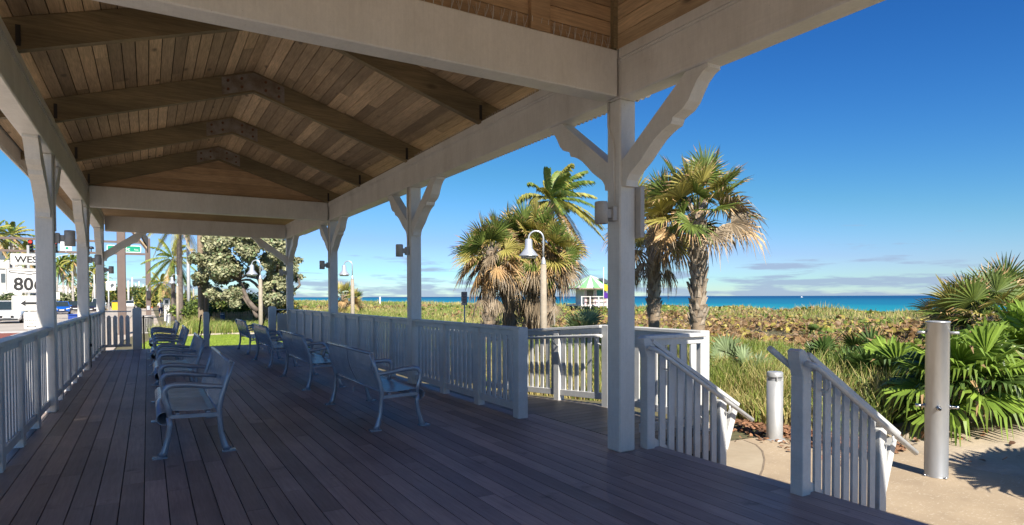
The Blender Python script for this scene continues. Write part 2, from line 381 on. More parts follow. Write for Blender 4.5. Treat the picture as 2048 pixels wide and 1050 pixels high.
# lawn, kerb and walks north of the deck, road
MAT['lawn'] = M('lawn', (.26, .34, .04), (.19, .27, .035), rough=.9, scale=1.4, bump=.8, bscale=60, fine=.25, thr=(.3, .7))
LZ = GZ + .165
lawn = [(-.4, 20.5), (5.5, 20.5), (5.85, 26), (6.0, 31), (5.5, 33.6), (3.6, 35.0), (1.2, 34.4), (.0, 32), (-.4, 28)]
patch('lawn', lawn, LZ, MAT['lawn'], .06)
MAT['kerbc'] = M('pale_kerb', (.56, .49, .39), (.48, .42, .33), rough=.85, scale=4)
km = MB(); kp = [(5.85, 20.5), (6.2, 26.0), (6.35, 31.2), (5.8, 34.0), (3.7, 35.45), (1.6, 34.9)]
for a, b_ in zip(kp, kp[1:]): km.bar((*a, LZ + .0), (*b_, LZ + .0), .42, .14)
struct(km.build('kerb_path', MAT['kerbc']))
MAT['walk'] = M('sidewalk_concrete', (.55, .46, .36), (.47, .39, .30), rough=.85, scale=.6, bump=.2)
patch('sidewalk', [(-2.9, -8), (-1.2, -8), (-1.2, 27), (-1.1, 34), (-.4, 42), (1.4, 56), (1.3, 70), (1.0, 100), (.6, 420), (-1.5, 420), (-1.5, 60), (-2.9, 40)], GZ + .06, MAT['walk'], .1)
MAT['road'] = M('asphalt_worn', (.50, .44, .37), (.42, .37, .31), rough=.9, scale=.35, bump=.2, fine=.1)
patch('road', [(-11.5, -8), (-3.0, -8), (-3.0, 40), (-1.6, 60), (-1.6, 900), (-11.5, 900)], GZ + .012, MAT['road'], .05)
patch('side_road', [(-120, 50), (-11.5, 50), (-11.5, 60), (-120, 60)], GZ + .011, MAT['road'], .05)
MAT['brick'] = M('red_brick_paving', (.30, .095, .065), (.235, .075, .05), rough=.85, scale=3, fine=.2)
patch('brick_crosswalk', [(-11.3, 33), (-3.2, 33), (-3.2, 46.5), (-11.3, 46.5)], GZ + .017, MAT['brick'], .004)
MAT['mark'] = M('road_marking_white', (.72, .70, .66), rough=.8)
MAT['marky'] = M('road_marking_yellow', (.62, .36, .05), rough=.8)
patch('crosswalk_line', [(-11.3, 47.2), (-3.0, 47.2), (-3.0, 48.6), (-11.3, 48.6)], GZ + .018, MAT['mark'], .004)
for dx in (-.16, .16): patch('centre_line', [(-6.1 + dx - .07, 62), (-6.1 + dx + .07, 62), (-6.1 + dx + .07, 500), (-6.1 + dx - .07, 500)], GZ + .018, MAT['marky'], .004)
patch('far_sidewalk', [(-14.5, -8), (-11.6, -8), (-11.6, 49), (-14.5, 49)], GZ + .10, MAT['walk'], .15)
patch('far_sidewalk', [(-14.5, 61), (-11.6, 61), (-11.6, 400), (-14.5, 400)], GZ + .10, MAT['walk'], .15)
# ------------------------------------------------------------------ pavilion
XL, XR, Y1, SP, ZB, ZT = -1.096, 3.812, 4.47, 5.21, 3.24, 3.64
PY = [Y1 + SP * k for k in range(4)]; YS = -5.95; HP = .0935; BW = .10
XC = (XL + XR) / 2; SLP = .322; ZA = 4.70                     # ridge line, roof slope, underside of boards at the ridge
pav = thing('pavilion', (XC, 7, 0), 'open white timber pavilion with brown board ceiling over the deck', 'pavilion')
def zr(x): return ZA - SLP * abs(x - XC)
BR = [(1.0, 0), (1.0, -.03), (.95, -.05), (.89, -.10), (.84, -.17), (.80, -.235), (.74, -.285), (.67, -.31), (.63, -.325), (.62, -.35), (.605, -.375),
      (.565, -.385), (.50, -.41), (.42, -.455), (.34, -.52), (.25, -.60), (.16, -.66), (.10, -.70), (.065, -.745), (.055, -.80), (0, -.80), (0, -.56), (.77, 0)]
def bracket(parent, x, y, dx, dy):
    t = .07; a = []
    for s, z in BR:
        a.append((x + dx * (HP + s) - abs(dy) * t, y + dy * (HP + s) - abs(dx) * t, ZB - .001 + z if z < 0 else ZB - .001))
    MB().prism(a, (abs(dy) * 2 * t, abs(dx) * 2 * t, 0)).build('bracket', MAT['white'], parent)
def post(x, y, brs):
    p = MB().box(x - HP, x + HP, y - HP, y + HP, 0, ZB - .002).build('post', MAT['white'], pav, bevel=.012)
    for dx, dy in brs: bracket(p, x, y, dx, dy)
for k, y in enumerate(PY):
    br = [(0, -1), (0, 1)] if k < 3 else [(0, -1)]
    post(XR, y, br + ([(-1, 0)] if k == 3 else [])); post(XL, y, br + ([(1, 0)] if k == 3 else []))
for x in (XL, XR): post(x, YS, [(0, 1)])
for x, s in ((XL, 1), (XR, -1)):                                # eave beams with a trim strip at the inner top edge
    for ya, yb in ((YS - BW, Y1 - BW), (Y1 - BW, 14.80), (14.80, PY[3] + BW)):
        b_ = MB().box(x - BW, x + BW, ya + .001, yb - .001, ZB, ZT).build('eave_beam', MAT['white'], pav, bevel=.010)
        tm = MB(); xi = x + s * BW
        tm.box(min(xi, xi + s * .022), max(xi, xi + s * .022), ya + .01, yb - .01, ZT - .052, ZT + .03)
        tm.box(min(xi, xi + s * .011), max(xi, xi + s * .011), ya + .012, yb - .012, ZT - .075, ZT - .053)
        tm.build('trim_strip', MAT['white'], b_)
for y in (PY[0], PY[2], PY[3], YS):
    MB().box(XL + BW + .026, XR - BW - .026, y - BW, y + BW, ZB + .004, ZT + .02).build('tie_beam', MAT['white'], pav, bevel=.010)
# rafters
RD = .30; EX = .58
def rafter(y, w=.045):
    xs = XR - BW
    for sd in (-1, 1):
        X = lambda d: XC + sd * d
        hs = XR - BW - XC; he = XR + EX - XC
        pts = [(X(.002), y - w, ZA - .006), (X(he), y - w, zr(X(he)) - .006), (X(he), y - w, zr(X(he)) - .12), (X(hs + .24), y - w, zr(X(hs + .24)) - .20),
               (X(hs + .2), y - w, ZT + .001), (X(hs), y - w, ZT + .001), (X(hs - .02), y - w, zr(X(hs - .02)) - RD), (X(.002), y - w, ZA - RD)]
        r = MB().prism(pts, (0, 2 * w, 0)).build('rafter', MAT['rafter'], pav)
        k = MB().box(min(X(hs - .012), X(hs - .05)), max(X(hs - .012), X(hs - .05)), y - w - .005, y + w + .005, zr(X(hs - .02)) - RD + .04, zr(X(hs - .1)) - .10)
        k.build('hanger', MAT['black'], r)
def ridge_plate(y):
    s = MB(); L = .42; w = .05
    for yy in (y - w - .008, y + w):
        s.prism([(XC, yy, ZA - .03), (XC + L, yy, ZA - .03 - SLP * L), (XC + L, yy, ZA - .27 - SLP * L), (XC, yy, ZA - .27), (XC - L, yy, ZA - .27 - SLP * L), (XC - L, yy, ZA - .03 - SLP * L)], (0, .008, 0))
    p = s.build('ridge_plate', MAT['steel'], pav)
    for dx in (-.34, -.16, .16, .34):
        for dz in (-.09, -.21):
            zz = ZA + dz - SLP * abs(dx)
            MB().tube([(XC + dx, y - w - .028, zz), (XC + dx, y - w - .008, zz)], .019, 8).build('bolt', MAT['rust'], p)
RY = [Y1 + SP * .5, Y1 + SP, Y1 + SP * 1.5, Y1 + SP * 2 - .11]
for y in RY: rafter(y); ridge_plate(y)
# ceiling boards (each board its own island) running along the hall
def boards_y(mb, xa, xb, zf, ya, yb, pitch, th, seg=(2.4, 4.6), gap=.006):
    n = int(round(abs(xb - xa) / pitch)); sg = 1 if xb > xa else -1
    for i in range(n):
        x0 = xa + sg * i * pitch; x1 = x0 + sg * (pitch - gap)
        y = ya - random.random() * 2
        while y < yb:
            L = random.uniform(*seg); a = max(y, ya); e = min(y + L, yb)
            if e - a > .05:
                g = .0015; dz = random.uniform(-.0015, .0015)
                mb.add([(x0, a + g, zf(x0) + dz), (x1, a + g, zf(x1) + dz), (x1, e - g, zf(x1) + dz), (x0, e - g, zf(x0) + dz),
                        (x0, a + g, zf(x0) + th), (x1, a + g, zf(x1) + th), (x1, e - g, zf(x1) + th), (x0, e - g, zf(x0) + th)],
                       [(3, 2, 1, 0), (4, 5, 6, 7), (0, 1, 5, 4), (1, 2, 6, 5), (2, 3, 7, 6), (3, 0, 4, 7)])
            y += L
for sd in (-1, 1):
    mb = MB(); boards_y(mb, XC + sd * .003, XC + sd * (XR + EX - XC), zr, Y1 + .11, 15.02, .131, .02, seg=(5.0, 7.0), gap=.009)
    mb.build('ceiling_boards', MAT['ceil'], pav)
# corrugated sheet over the boards, boards' dark backing
def corr(name, ya, yb, xa, za, xb, zb_, per=.076, amp=.012):
    n = int((yb - ya) / per * 8); vs = []; fs = []
    for i in range(n + 1):
        y = ya + (yb - ya) * i / n; dz = amp * math.sin(2 * math.pi * (y - ya) / per)
        vs += [(xa, y, za + dz), (xb, y, zb_ + dz)]
    for i in range(n): fs.append((2 * i, 2 * i + 1, 2 * i + 3, 2 * i + 2))
    return MB().add(vs, fs, 0, True).build(name, MAT['galv'], pav)
for sd in (-1, 1):
    xe = XC + sd * (XR + EX + .08 - XC)
    corr('roof_sheet', Y1 + .0, 20.9, XC, ZA + .075, xe, zr(xe) + .06)
    MB().add([(XC, Y1 + .1, ZA + .03), (XC, 15.03, ZA + .03), (XC + sd * (XR + EX - XC), 15.03, zr(XR + EX) + .03), (XC + sd * (XR + EX - XC), Y1 + .1, zr(XR + EX) + .03)], [(0, 1, 2, 3)]).build('roof_felt', MAT['dark'], pav)
    x0 = XC + sd * (XR + EX - XC)
    fz = 3.505
    fa = MB().box(min(x0, x0 + sd * .035), max(x0, x0 + sd * .035), Y1 + .25, 20.8, fz, zr(x0) + .03).build('fascia', MAT['white'], pav)
    sc = MB(); per = .078; n = int((20.8 - Y1 - .25) / per)
    for i in range(n):
        y = Y1 + .25 + (i + .5) * per
        pts = [(x0 + sd * .008, y - per / 2 + .002, fz - .001)] + [(x0 + sd * .008, y - math.cos(a) * (per / 2 - .002), fz - .012 - .036 * math.sin(a)) for a in np.linspace(0, math.pi, 7)] + [(x0 + sd * .008, y + per / 2 - .002, fz - .001)]
        sc.prism(pts, (sd * .018, 0, 0))
    sc.build('scalloped_trim', MAT['white'], fa)
# gable panel over the second tie beam, hipped north bay
mb = MB(); z = ZT + .024; i = 0
while z < ZA - .05:
    z1 = min(z + .14, ZA - .02); hw = (ZA - z) / SLP - .02; hw1 = max((ZA - z1) / SLP - .02, .05)
    hw = min(hw, XR - BW - XC - .03); hw1 = min(hw1, hw)
    mb.prism([(XC - hw, 14.86, z), (XC + hw, 14.86, z), (XC + hw1, 14.86, z1 - .006), (XC - hw1, 14.86, z1 - .006)], (0, .02, 0)); z = z1
mb.build('gable_panel', MAT['ceilx'], pav)
hm = MB(); yn = 20.85; ze = zr(XR + EX)
A = (XC, 15.05, ZA + .02)
for pts in ([(XC - (XR + EX - XC), yn, ze), (XR + EX, yn, ze), A], [(XR + EX, 15.05, ze), (XR + EX, yn, ze), A], [(XC - (XR + EX - XC), 15.05, ze), (XC - (XR + EX - XC), yn, ze), A]):
    hm.prism(pts, (0, 0, .03))
hm.build('hip_ceiling', MAT['ceilx'], pav)
MB().box(XC - (XR + EX - XC), XR + EX, yn, yn + .035, 3.505, ze + .03).build('fascia', MAT['white'], pav)
# central hipped roof over the camera: boards parallel to each eave
CE = .27; ZC = ZT + .034; HS = .31; YM = (Y1 + YS) / 2
half = XR - BW - XC                       # half span between beam faces
def zc(d): return ZC + HS * d             # d = distance in from the beam's inner face
hyN, hyS = Y1 - BW, YS + BW
for sd in (-1, 1):                              # boarded soffit outside the beams
    CE_ = CE if sd > 0 else .78  # west eave, out of view, widened to keep sun off the deck
    mb = MB(); X = lambda d: XC + sd * (half - d); d0 = -(CE_ + 2 * BW)
    while d0 < -.01:
        d1 = min(d0 + .131, -.002)
        for a, e in ((0, .4), (.4, 1)):
            ya, yb = YS - .6, Y1 + .18
            mb.prism([(X(d0), ya + (yb - ya) * a + .002, zc(d0)), (X(d0), ya + (yb - ya) * e - .002, zc(d0)), (X(d1), ya + (yb - ya) * e - .002, zc(d1)), (X(d1), ya + (yb - ya) * a + .002, zc(d1))], (0, 0, .02))
        d0 += .14
    mb.build('soffit_boards', MAT['ceil'], pav)
# boarded walls of the raised lantern that stands on the beams, and its ceiling
WX, WN, WS, WT = XR - BW - .022, Y1 - .045, YS + .045, 4.42
for sd in (-1, 1):
    mb = MB(); x = XC + sd * (WX - XC); z = ZT + .032
    while z < WT:
        cut = random.uniform(-3, 2)
        for ya, yb in ((WS, cut), (cut, WN)):
            mb.box(min(x, x + sd * .02), max(x, x + sd * .02), ya + .002, yb - .002, z, z + .124)
        z += .131
    mb.build('lantern_boards', MAT['ceil'], pav)
    mb = MB(); y = WN if sd > 0 else WS; z = ZT + .024
    while z < WT:
        cut = random.uniform(XC - 1, XC + 1)
        for xa, xb in ((XC - (WX - XC) + .0, cut), (cut, WX - .0)):
            mb.box(xa + .002, xb - .002, min(y, y + sd * .02), max(y, y + sd * .02), z, z + .124)
        z += .131
    mb.build('lantern_boards', MAT['ceilx'], pav)
    MB().box(min(XC + sd * (WX - XC - .045), XC + sd * (WX - XC - .002)), max(XC + sd * (WX - XC - .045), XC + sd * (WX - XC - .002)), WN - .05, WN - .002, ZT + .034, WT).build('corner_trim', MAT['rafter'], pav)
MB().box(XC - (WX - XC), WX, WS, WN, WT + .002, WT + .03).build('lantern_ceiling', MAT['ceil'], pav)
for xx in (XC - 1.35, 2.86):
    MB().box(xx - .095, xx + .095, WN - .052, WN - .003, ZT + .022, WT).build('strut', MAT['ceilx'], pav)
cz = zc(half)
tp = MB(); ex = half + 2 * BW + CE; exw = half + 2 * BW + .78; eyN, eyS = Y1 + .20, YS - .6
ze2 = zc(-(2 * BW + CE)); zew = zc(-(2 * BW + .78)); ox = WX - XC + .05
ringa = [(XC - exw, eyS, zew + .1), (XC + ex, eyS, ze2 + .1), (XC + ex, eyN, ze2 + .1), (XC - exw, eyN, zew + .1)]
ringb = [(XC - ox, WS - .05, 3.95), (XC + ox, WS - .05, 3.95), (XC + ox, WN + .05, 4.0), (XC - ox, WN + .05, 4.0)]
ringc = [(x, y, WT + .04) for x, y, z in ringb]
ringd = [(XC - ox - .08, WS - .13, WT + .05), (XC + ox + .08, WS - .13, WT + .05), (XC + ox + .08, WN + .13, WT + .05), (XC - ox - .08, WN + .13, WT + .05)]
vs = ringa + ringb + ringc + ringd + [(XC, WS + 2, WT + .75), (XC, WN - 2, WT + .75)]
fs = [(4 * r + k, 4 * r + (k + 1) % 4, 4 * r + 4 + (k + 1) % 4, 4 * r + 4 + k) for r in range(3) for k in range(4)] + [(12, 13, 16), (13, 14, 17, 16), (14, 15, 17), (15, 12, 16, 17)]
tp.add(vs, fs).build('central_roof_sheet', MAT['galv'], pav)
for sd in (-1, 1):
    x0 = XC + sd * (ex if sd > 0 else exw); zf_ = ze2 if sd > 0 else zew
    MB().box(min(x0, x0 + sd * .03), max(x0, x0 + sd * .03), eyS, eyN - .12, zf_ - .012, zf_ + .17).build('fascia', MAT['white'], pav)
mb = MB(); z = ZT + .022
while z < ZA - .05:
    z1_ = min(z + .14, ZA - .02); hw = min((ZA - z) / SLP - .01, XR + .3 - XC); hw1 = min(max((ZA - z1_) / SLP - .01, .03), hw)
    mb.prism([(XC - hw, Y1 + .075, z), (XC + hw, Y1 + .075, z), (XC + hw1, Y1 + .075, z1_ - .002), (XC - hw1, Y1 + .075, z1_ - .002)], (0, .022, 0)); z = z1_
mb.build('gable_panel', MAT['ceilx'], pav)  # this panel is added out of sight to stop sun leaking over the tie beam
# bird spikes along the beams, pipe run
def spikes(pts, along, n):
    s = MB()
    for i in range(n):
        t = i / (n - 1); p = Vector(pts[0]).lerp(Vector(pts[1]), t)
        for k in (-1, 0, 1):
            tip = p + Vector(along).cross(Vector((0, 0, 1))) * (.035 * k) + Vector((0, 0, .10)) + Vector(along) * random.uniform(-.02, .02)
            s.tube([p, p.lerp(tip, .6) + Vector(along) * .004, tip], .0015, 4, cap=False)
    return s.build('bird_spikes', MAT['galv'], pav)
spikes([(XR - .02, Y1 + .4, ZT), (XR - .02, 9.5, ZT)], (0, 1, 0), 110)
spikes([(XC + .1, Y1 - .075, ZT + .02), (XR - BW - .12, Y1 - .075, ZT + .02)], (1, 0, 0), 30)
cd = MB(); xw = XR - HP - .011
cd.tube([(xw, Y1 + .06, ZB), (xw, Y1 + .06, 3.02), (xw, Y1 + .045, 2.96), (xw, Y1 - .005, 2.88), (xw, Y1 - .02, 2.82), (xw, Y1 - .02, 2.28)], .010, 8)
cd.build('conduit', MAT['white'], pav)
for y in PY[1:3]:
    MB().tube([(xw, y, ZB), (xw, y, 2.28)], .010, 8).build('conduit', MAT['white'], pav)
    MB().tube([(XL + HP + .011, y, ZB), (XL + HP + .011, y, 2.28)], .010, 8).build('conduit', MAT['white'], pav)
MB().box(XR + HP + .001, XR + HP + .05, Y1 - .16, Y1 + .16, 1.98, 2.45).build('notice_board', MAT['sconce'], pav, bevel=.004)

# ------------------------------------------------------------------ deck
dk = MB(); boards_y(dk, -1.36, 3.93, lambda x: -.028, -6.3, 20.25, .147, .028, seg=(2.4, 4.4), gap=.007)
nb = len(dk.v)
boards_y(dk, 3.93, 4.28, lambda x: -.028, -6.3, 4.60, .147, .028, seg=(2.4, 4.4), gap=.007)
boards_y(dk, 3.93, 4.06, lambda x: -.028, 4.60, 6.40, .147, .028, seg=(2.4, 4.4), gap=.007)
struct(dk.build('deck', MAT['deck']))
lx = MB(); yy = 4.60
while yy < 6.40:
    y1 = min(yy + .140, 6.40); lx.box(4.085, 5.24, yy, y1, -.028, 0); yy += .147
yy = 6.41
while yy < 16:
    zz = -.075 * (yy - 6.4); lx.box(4.0, 5.24, yy, yy + .140, zz - .028, zz); yy += .147
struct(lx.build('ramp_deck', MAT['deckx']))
sk = MB(); sk.box(-1.34, 3.9, -6.25, 20.2, -.62, -.06); sk.box(3.9, 4.25, -6.25, 4.58, -.62, -.06); sk.box(3.9, 5.22, 4.62, 6.4, -.62, -.06)
struct(sk.build('underdeck_void', MAT['dark']))  # solid black block, the shade under the boards put into its colour
rm = MB()
rm.box(4.255, 4.285, -6.3, 4.60, -.24, -.032); rm.box(-1.40, -1.363, -6.3, 20.25, -.24, -.004); rm.box(4.29, 5.25, 4.575, 4.598, -.2, -.03)
struct(rm.build('deck_rim', MAT['deck']))
st = MB()
for i, z in enumerate((-.165, -.325, -.485)):
    x0 = 4.29 + .28 * i
    for k in range(2): st.box(x0 + .142 * k, x0 + .142 * k + .136, 2.84, 4.33, z - .03, z)
    st.box(x0 + .01, x0 + .03, 2.86, 4.31, z - .15, z - .032)
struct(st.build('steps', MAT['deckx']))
ns = MB()
for i, z in enumerate((-.11,)): ns.box(-.1, 3.2, 20.27 + .3 * i, 20.56 + .3 * i, z - .12, z)
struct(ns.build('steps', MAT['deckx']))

# ------------------------------------------------------------------ railings
def picket_mesh(h, w=.085, t=.022, ear=.07):
    pts = [(-w / 2, 0, 0), (w / 2, 0, 0), (w / 2, 0, h - ear), (w * .2, 0, h), (-w * .2, 0, h), (-w / 2, 0, h - ear)]
    return [(x, -t / 2, z) for x, y, z in pts]
_pk = {}
def picket(parent, x, y, z, h, ang, w=.080, t=.022, ear=.07, mat='rail'):
    key = (round(h, 3), w, t, ear, mat)
    if key not in _pk:
        ob = MB().prism(picket_mesh(h, w, t, ear), (0, t, 0)).build('picket', MAT[mat], None); _pk[key] = ob.data
        bpy.data.objects.remove(ob)
    c = bpy.data.objects.new('picket', _pk[key]); COL.objects.link(c); c.parent = parent
    c.location = Vector((x, y, z)) - parent.location; c.rotation_euler = (0, 0, ang); return c
def railing(p0, p1, label, group, zt=1.075, zb=.12, pitch=.152, mids=1.02, ends=(0, 0), inner=0, slope=0., thick=.02, cat='railing'):
    p0 = Vector((*p0, 0)); p1 = Vector((*p1, 0)); d = (p1 - p0); L = d.length; d.normalize(); n = Vector((-d.y, d.x, 0)); ang = math.atan2(d.y, d.x)
    root = thing('railing', tuple(p0), label, cat, group)
    P = lambda s, z: p0 + d * s + Vector((0, 0, z + slope * s))
    MB().bar(P(0, zt - .02), P(L, zt - .02), .125, .04).build('top_rail', MAT['rail'], root, bevel=.006)
    MB().bar(P(0, zt - .075), P(L, zt - .075), .04, .065).build('sub_rail', MAT['rail'], root)
    MB().bar(P(0, zb), P(L, zb), .055, .085).build('bottom_rail', MAT['rail'], root, bevel=.004)
    k = max(1, round(L / mids)); seg = L / k
    for i in range(1, k):
        s = seg * i
        q = MB().bar(P(s, -.03), P(s, zt - .045), .10, .13, up=tuple(d)).build('mid_post', MAT['rail'], root, bevel=.005)
    for e, s in zip(ends, (.05, L - .05)):
        if e: MB().bar(P(s, -.02), P(s, zt + e - .003), .135, .135, up=tuple(d)).build('end_post', MAT['rail'], root, bevel=.008)
    for i in range(k):
        m = max(2, round((seg - .12) / pitch)); st_ = (seg - .13) / m
        for j in range(m):
            s = seg * i + .065 + st_ * (j + .5)
            q = P(s, zb + .045); picket(root, q.x, q.y, q.z, zt - .115 - zb - .045 + .06, ang, t=thick)
    return root
railing((XR, 6.24), (XR, PY[1] - HP), 'white picket railing ending at the gap near the corner post, behind the nearest bench', 'railings round the deck', ends=(.004, 0))
railing((XR, PY[1] + HP), (XR, PY[2] - HP), 'middle stretch of the ocean side white railing, behind the third bench along', 'railings round the deck')
railing((XR, PY[2] + HP), (XR, PY[3] - HP), 'farthest stretch of the ocean side white railing, reaching the end post', 'railings round the deck')
railing((XL, PY[0] + HP), (XL, PY[1] - HP), 'nearest stretch of the street side white railing, at the left edge', 'railings round the deck')
railing((XL, PY[1] + HP), (XL, PY[2] - HP), 'middle stretch of the street side white railing, between two posts', 'railings round the deck')
railing((XL, PY[2] + HP), (XL, PY[3] - HP), 'farthest stretch of the street side white railing with a cable by its post', 'railings round the deck')
# ramp rails: level along the landing, then falling with the ramp, and the short return to the stair
def handrail(parent, pts, r=.022, mat='rail'):
    h = MB().tube(pts, r, 10).build('handrail', MAT[mat], parent)
    return h
r1 = railing((5.17, 4.70), (5.17, 6.36), 'white picket railing on the ocean side of the ramp landing', 'railings round the ramp', zt=1.065, ends=(.004, .004), mids=1.8)
r2 = railing((5.17, 6.42), (5.17, 9.5), 'sunlit white picket railing falling along the ramp behind the railing end', 'railings round the ramp', zt=1.065, mids=.98, slope=-.075)
handrail(r2, [(5.04, 6.30, .93), (5.04, 6.42, .925), (5.04, 9.3, .71)], .024)
for y in (6.4, 7.4, 8.4): MB().tube([(5.12, y, .80 - .075 * (y - 6.4)), (5.06, y, .83 - .075 * (y - 6.4)), (5.04, y, .905 - .075 * (y - 6.4))], .012, 6).build('rail_bracket', MAT['rail'], r2)
railing((4.22, 4.655), (5.09, 4.655), 'short white picket railing between the landing corner and the stair', 'railings round the ramp', zt=1.05, mids=2)
railing((5.24, 9.6), (5.24, 15), 'white railing farther down the ramp, behind the deck railing', 'railings round the ramp', zt=.83, zb=-.12, slope=-.03)

def stair_rail(y, label, both):
    root = thing('stair_railing', (4.1, y, 0), label, 'stair railing', 'stair railings')
    zl = lambda x: 1.005 - .59 * (x - 4.1)                       # underside line of the cap
    t = MB(); t.prism([(4.03, y - .05, -.03), (4.13, y - .05, -.03), (4.13, y - .05, zl(4.13) - .02), (4.10, y - .05, 1.0), (4.06, y - .05, 1.045), (4.02, y - .05, 1.06), (3.985, y - .05, 1.045), (3.99, y - .05, .99), (4.03, y - .05, .86)], (0, .1, 0))
    t.build('newel_post', MAT['rail'], root, bevel=.005)
    MB().box(5.02, 5.12, y - .05, y + .05, GZ, zl(5.12) - .03).build('lower_post', MAT['rail'], root, bevel=.005)
    MB().bar((4.09, y, zl(4.09) + .005), (5.30, y, zl(5.30) + .005), .125, .038).build('cap_rail', MAT['rail'], root, bevel=.005)
    lo = lambda x: .07 - .59 * (x - 4.1)
    MB().bar((4.13, y, lo(4.13)), (5.02, y, lo(5.02)), .038, .085).build('bottom_rail', MAT['rail'], root)
    n = 7
    for i in range(n):
        x = 4.19 + (i + .5) * (.83 / n) - .005; w = .074
        MB().prism([(x - w / 2, y - .03, lo(x - w / 2) + .0), (x + w / 2, y - .03, lo(x + w / 2)), (x + w / 2, y - .03, zl(x + w / 2) - .02), (x - w / 2, y - .03, zl(x - w / 2) - .02)], (0, .022, 0)).build('picket', MAT['rail'], root)
    MB().bar((5.13, y, -.02 - .12), (5.28, y, zl(5.28) - .045), .05, .075).build('brace', MAT['rail'], root)
    for sd in ((-1, 1) if both else (-1,)):
        yy = y + sd * .115
        x0 = 3.88 if sd > 0 else 4.10
        hl = lambda x: zl(x) - .075
        pts = [(x0, yy, hl(x0)), (5.43, yy, hl(5.43))] if sd > 0 else [(4.02, y - .075, hl(4.1) + .03), (4.07, yy, hl(4.09) + .005), (4.14, yy, hl(4.14)), (5.43, yy, hl(5.43))]
        handrail(root, pts, .0225)
        for x in (4.24, 5.08):
            MB().tube([(x, y + sd * .05, hl(x) - .10), (x + .01, y + sd * .09, hl(x) - .105), (x + .01, yy, hl(x) - .07), (x, yy, hl(x) - .015)], .009, 6).build('rail_bracket', MAT['rail'], root)
stair_rail(4.40, 'white stair railing beside the corner post, its lower end in the sun', False)
stair_rail(2.80, 'nearer white stair railing standing alone at the right of the stair', True)

# fence stubs and step posts at the far end of the deck
def stub(x0, x1, label, n, big):
    y = PY[3] + .02; root = thing('picket_fence', (x0, y, 0), label, 'picket fence', 'picket fence stubs at the far end')
    MB().bar((x0, y, 1.06), (x1, y, 1.06), .04, .03).build('top_rail', MAT['rail'], root)
    MB().bar((x0, y, .12), (x1, y, .12), .04, .07).build('bottom_rail', MAT['rail'], root)
    for i in range(n):
        x = x0 + (x1 - x0) * (i + .6) / (n + .2)
        pts = [(x - .05, y - .05, .1), (x + .05, y - .05, .1), (x + .05, y - .05, .86)] + [(x + .05 * math.cos(a), y - .05, .86 + .10 * math.sin(a)) for a in np.linspace(.3, math.pi - .3, 6)] + [(x - .05, y - .05, .86)]
        MB().prism(pts, (0, .025, 0)).build('picket', MAT['rail'], root)
    return root
def paddle(x, w, top, label, rails):
    y = PY[3] + .06; root = thing('step_post', (x, y, 0), label, 'post', 'posts at the far steps')
    pts = [(x - w / 2, y - .06, -.6), (x + w / 2, y - .06, -.6), (x + w / 2, y - .06, top - w * .3)] + [(x + w / 2 * math.cos(a), y - .06, top - w * .3 + w * .3 * math.sin(a)) for a in np.linspace(.2, math.pi - .2, 8)] + [(x - w / 2, y - .06, top - w * .3)]
    MB().prism(pts, (0, .12, 0)).build('post_body', MAT['rail'], root)
    for dx in rails:
        MB().tube([(x + dx, y + .07, .92), (x + dx, y + .3, .9), (x + dx, y + 1.25, .30), (x + dx, y + 1.25, -.6)], .022, 8).build('handrail', MAT['black'], root)
        MB().tube([(x + dx, y + .07, .45), (x + dx, y + 1.25, -.1)], .016, 8).build('lower_bar', MAT['black'], root)
stub(XL + HP, -.40, 'picket fence stub between the street side end post and the wide rounded post', 4, 0)
stub(3.42, XR - HP, 'narrow picket fence stub beside the ocean side end post', 3, 0)
paddle(-.26, .22, 1.17, 'wide rounded white post beside the fence stub on the street side', (.15,))
paddle(1.47, .15, 1.02, 'slim post with dark handrails at the middle of the far steps', (-.12, .12))
paddle(3.30, .22, 1.17, 'wide rounded white post beside the fence stub on the ocean side', (-.15,))

# ------------------------------------------------------------------ wall lamps on the posts
def wall_lamp(x, y, dx, label, z=2.20):
    root = thing('wall_lamp', (x, y, z), label, 'wall lamp', 'cylinder lamps on the pavilion posts')
    MB().box(min(x, x + dx * .055), max(x, x + dx * .055), y - .045, y + .045, z - .07, z + .06).build('back_box', MAT['sconce'], root, bevel=.005)
    MB().box(min(x + dx * .056, x + dx * .10), max(x + dx * .056, x + dx * .10), y - .022, y + .022, z - .045, z + .035).build('arm', MAT['sconce'], root)
    cx = x + dx * .158
    MB().lathe([(.0, .098), (.052, .098), (.060, .09), (.060, -.10), (.055, -.10), (.055, -.07), (.0, -.07)], 24, (cx, y, z)).build('lamp_shade', MAT['sconce'], root)
    MB().lathe([(.0, -.085), (.0545, -.085)], 20, (cx, y, z)).build('underside_disc', MAT['lamp_orange'], root)  # flat orange disc filling the open lower end
wall_lamp(XR - HP, PY[0] - .02, -1, 'cylinder wall lamp with orange underside on the nearest ocean side post')
wall_lamp(XR - HP, PY[1], -1, 'cylinder wall lamp on the second ocean side post, right of a distant bell lamp')
wall_lamp(XR - HP, PY[2], -1, 'cylinder wall lamp on the third ocean side post, left of a bell lamp')
wall_lamp(XR - HP, PY[3], -1, 'cylinder wall lamp on the farthest ocean side post, before the silver tree')
wall_lamp(XL + HP, PY[1], 1, 'largest looking cylinder wall lamp on the street side, on its nearest post')
wall_lamp(XL + HP, PY[2], 1, 'middle of the cylinder wall lamps on the street side posts')
wall_lamp(XL + HP, PY[3], 1, 'smallest looking cylinder wall lamp, on the farthest street side post')
cb = MB().tube([(XL + HP + .01, PY[2] - .05, 1.1), (XL + HP + .02, PY[2] - .04, .7), (XL + HP + .012, PY[2] - .07, .45), (XL + HP + .02, PY[2] - .05, .05)], .008, 6).lathe([(0, -.03), (.022, -.03), (.022, .03), (0, .03)], 8, (XL + HP + .018, PY[2] - .055, .5))
tag(cb.build('cable', MAT['black']), 'black cable hanging down beside the second street side post', 'cable')

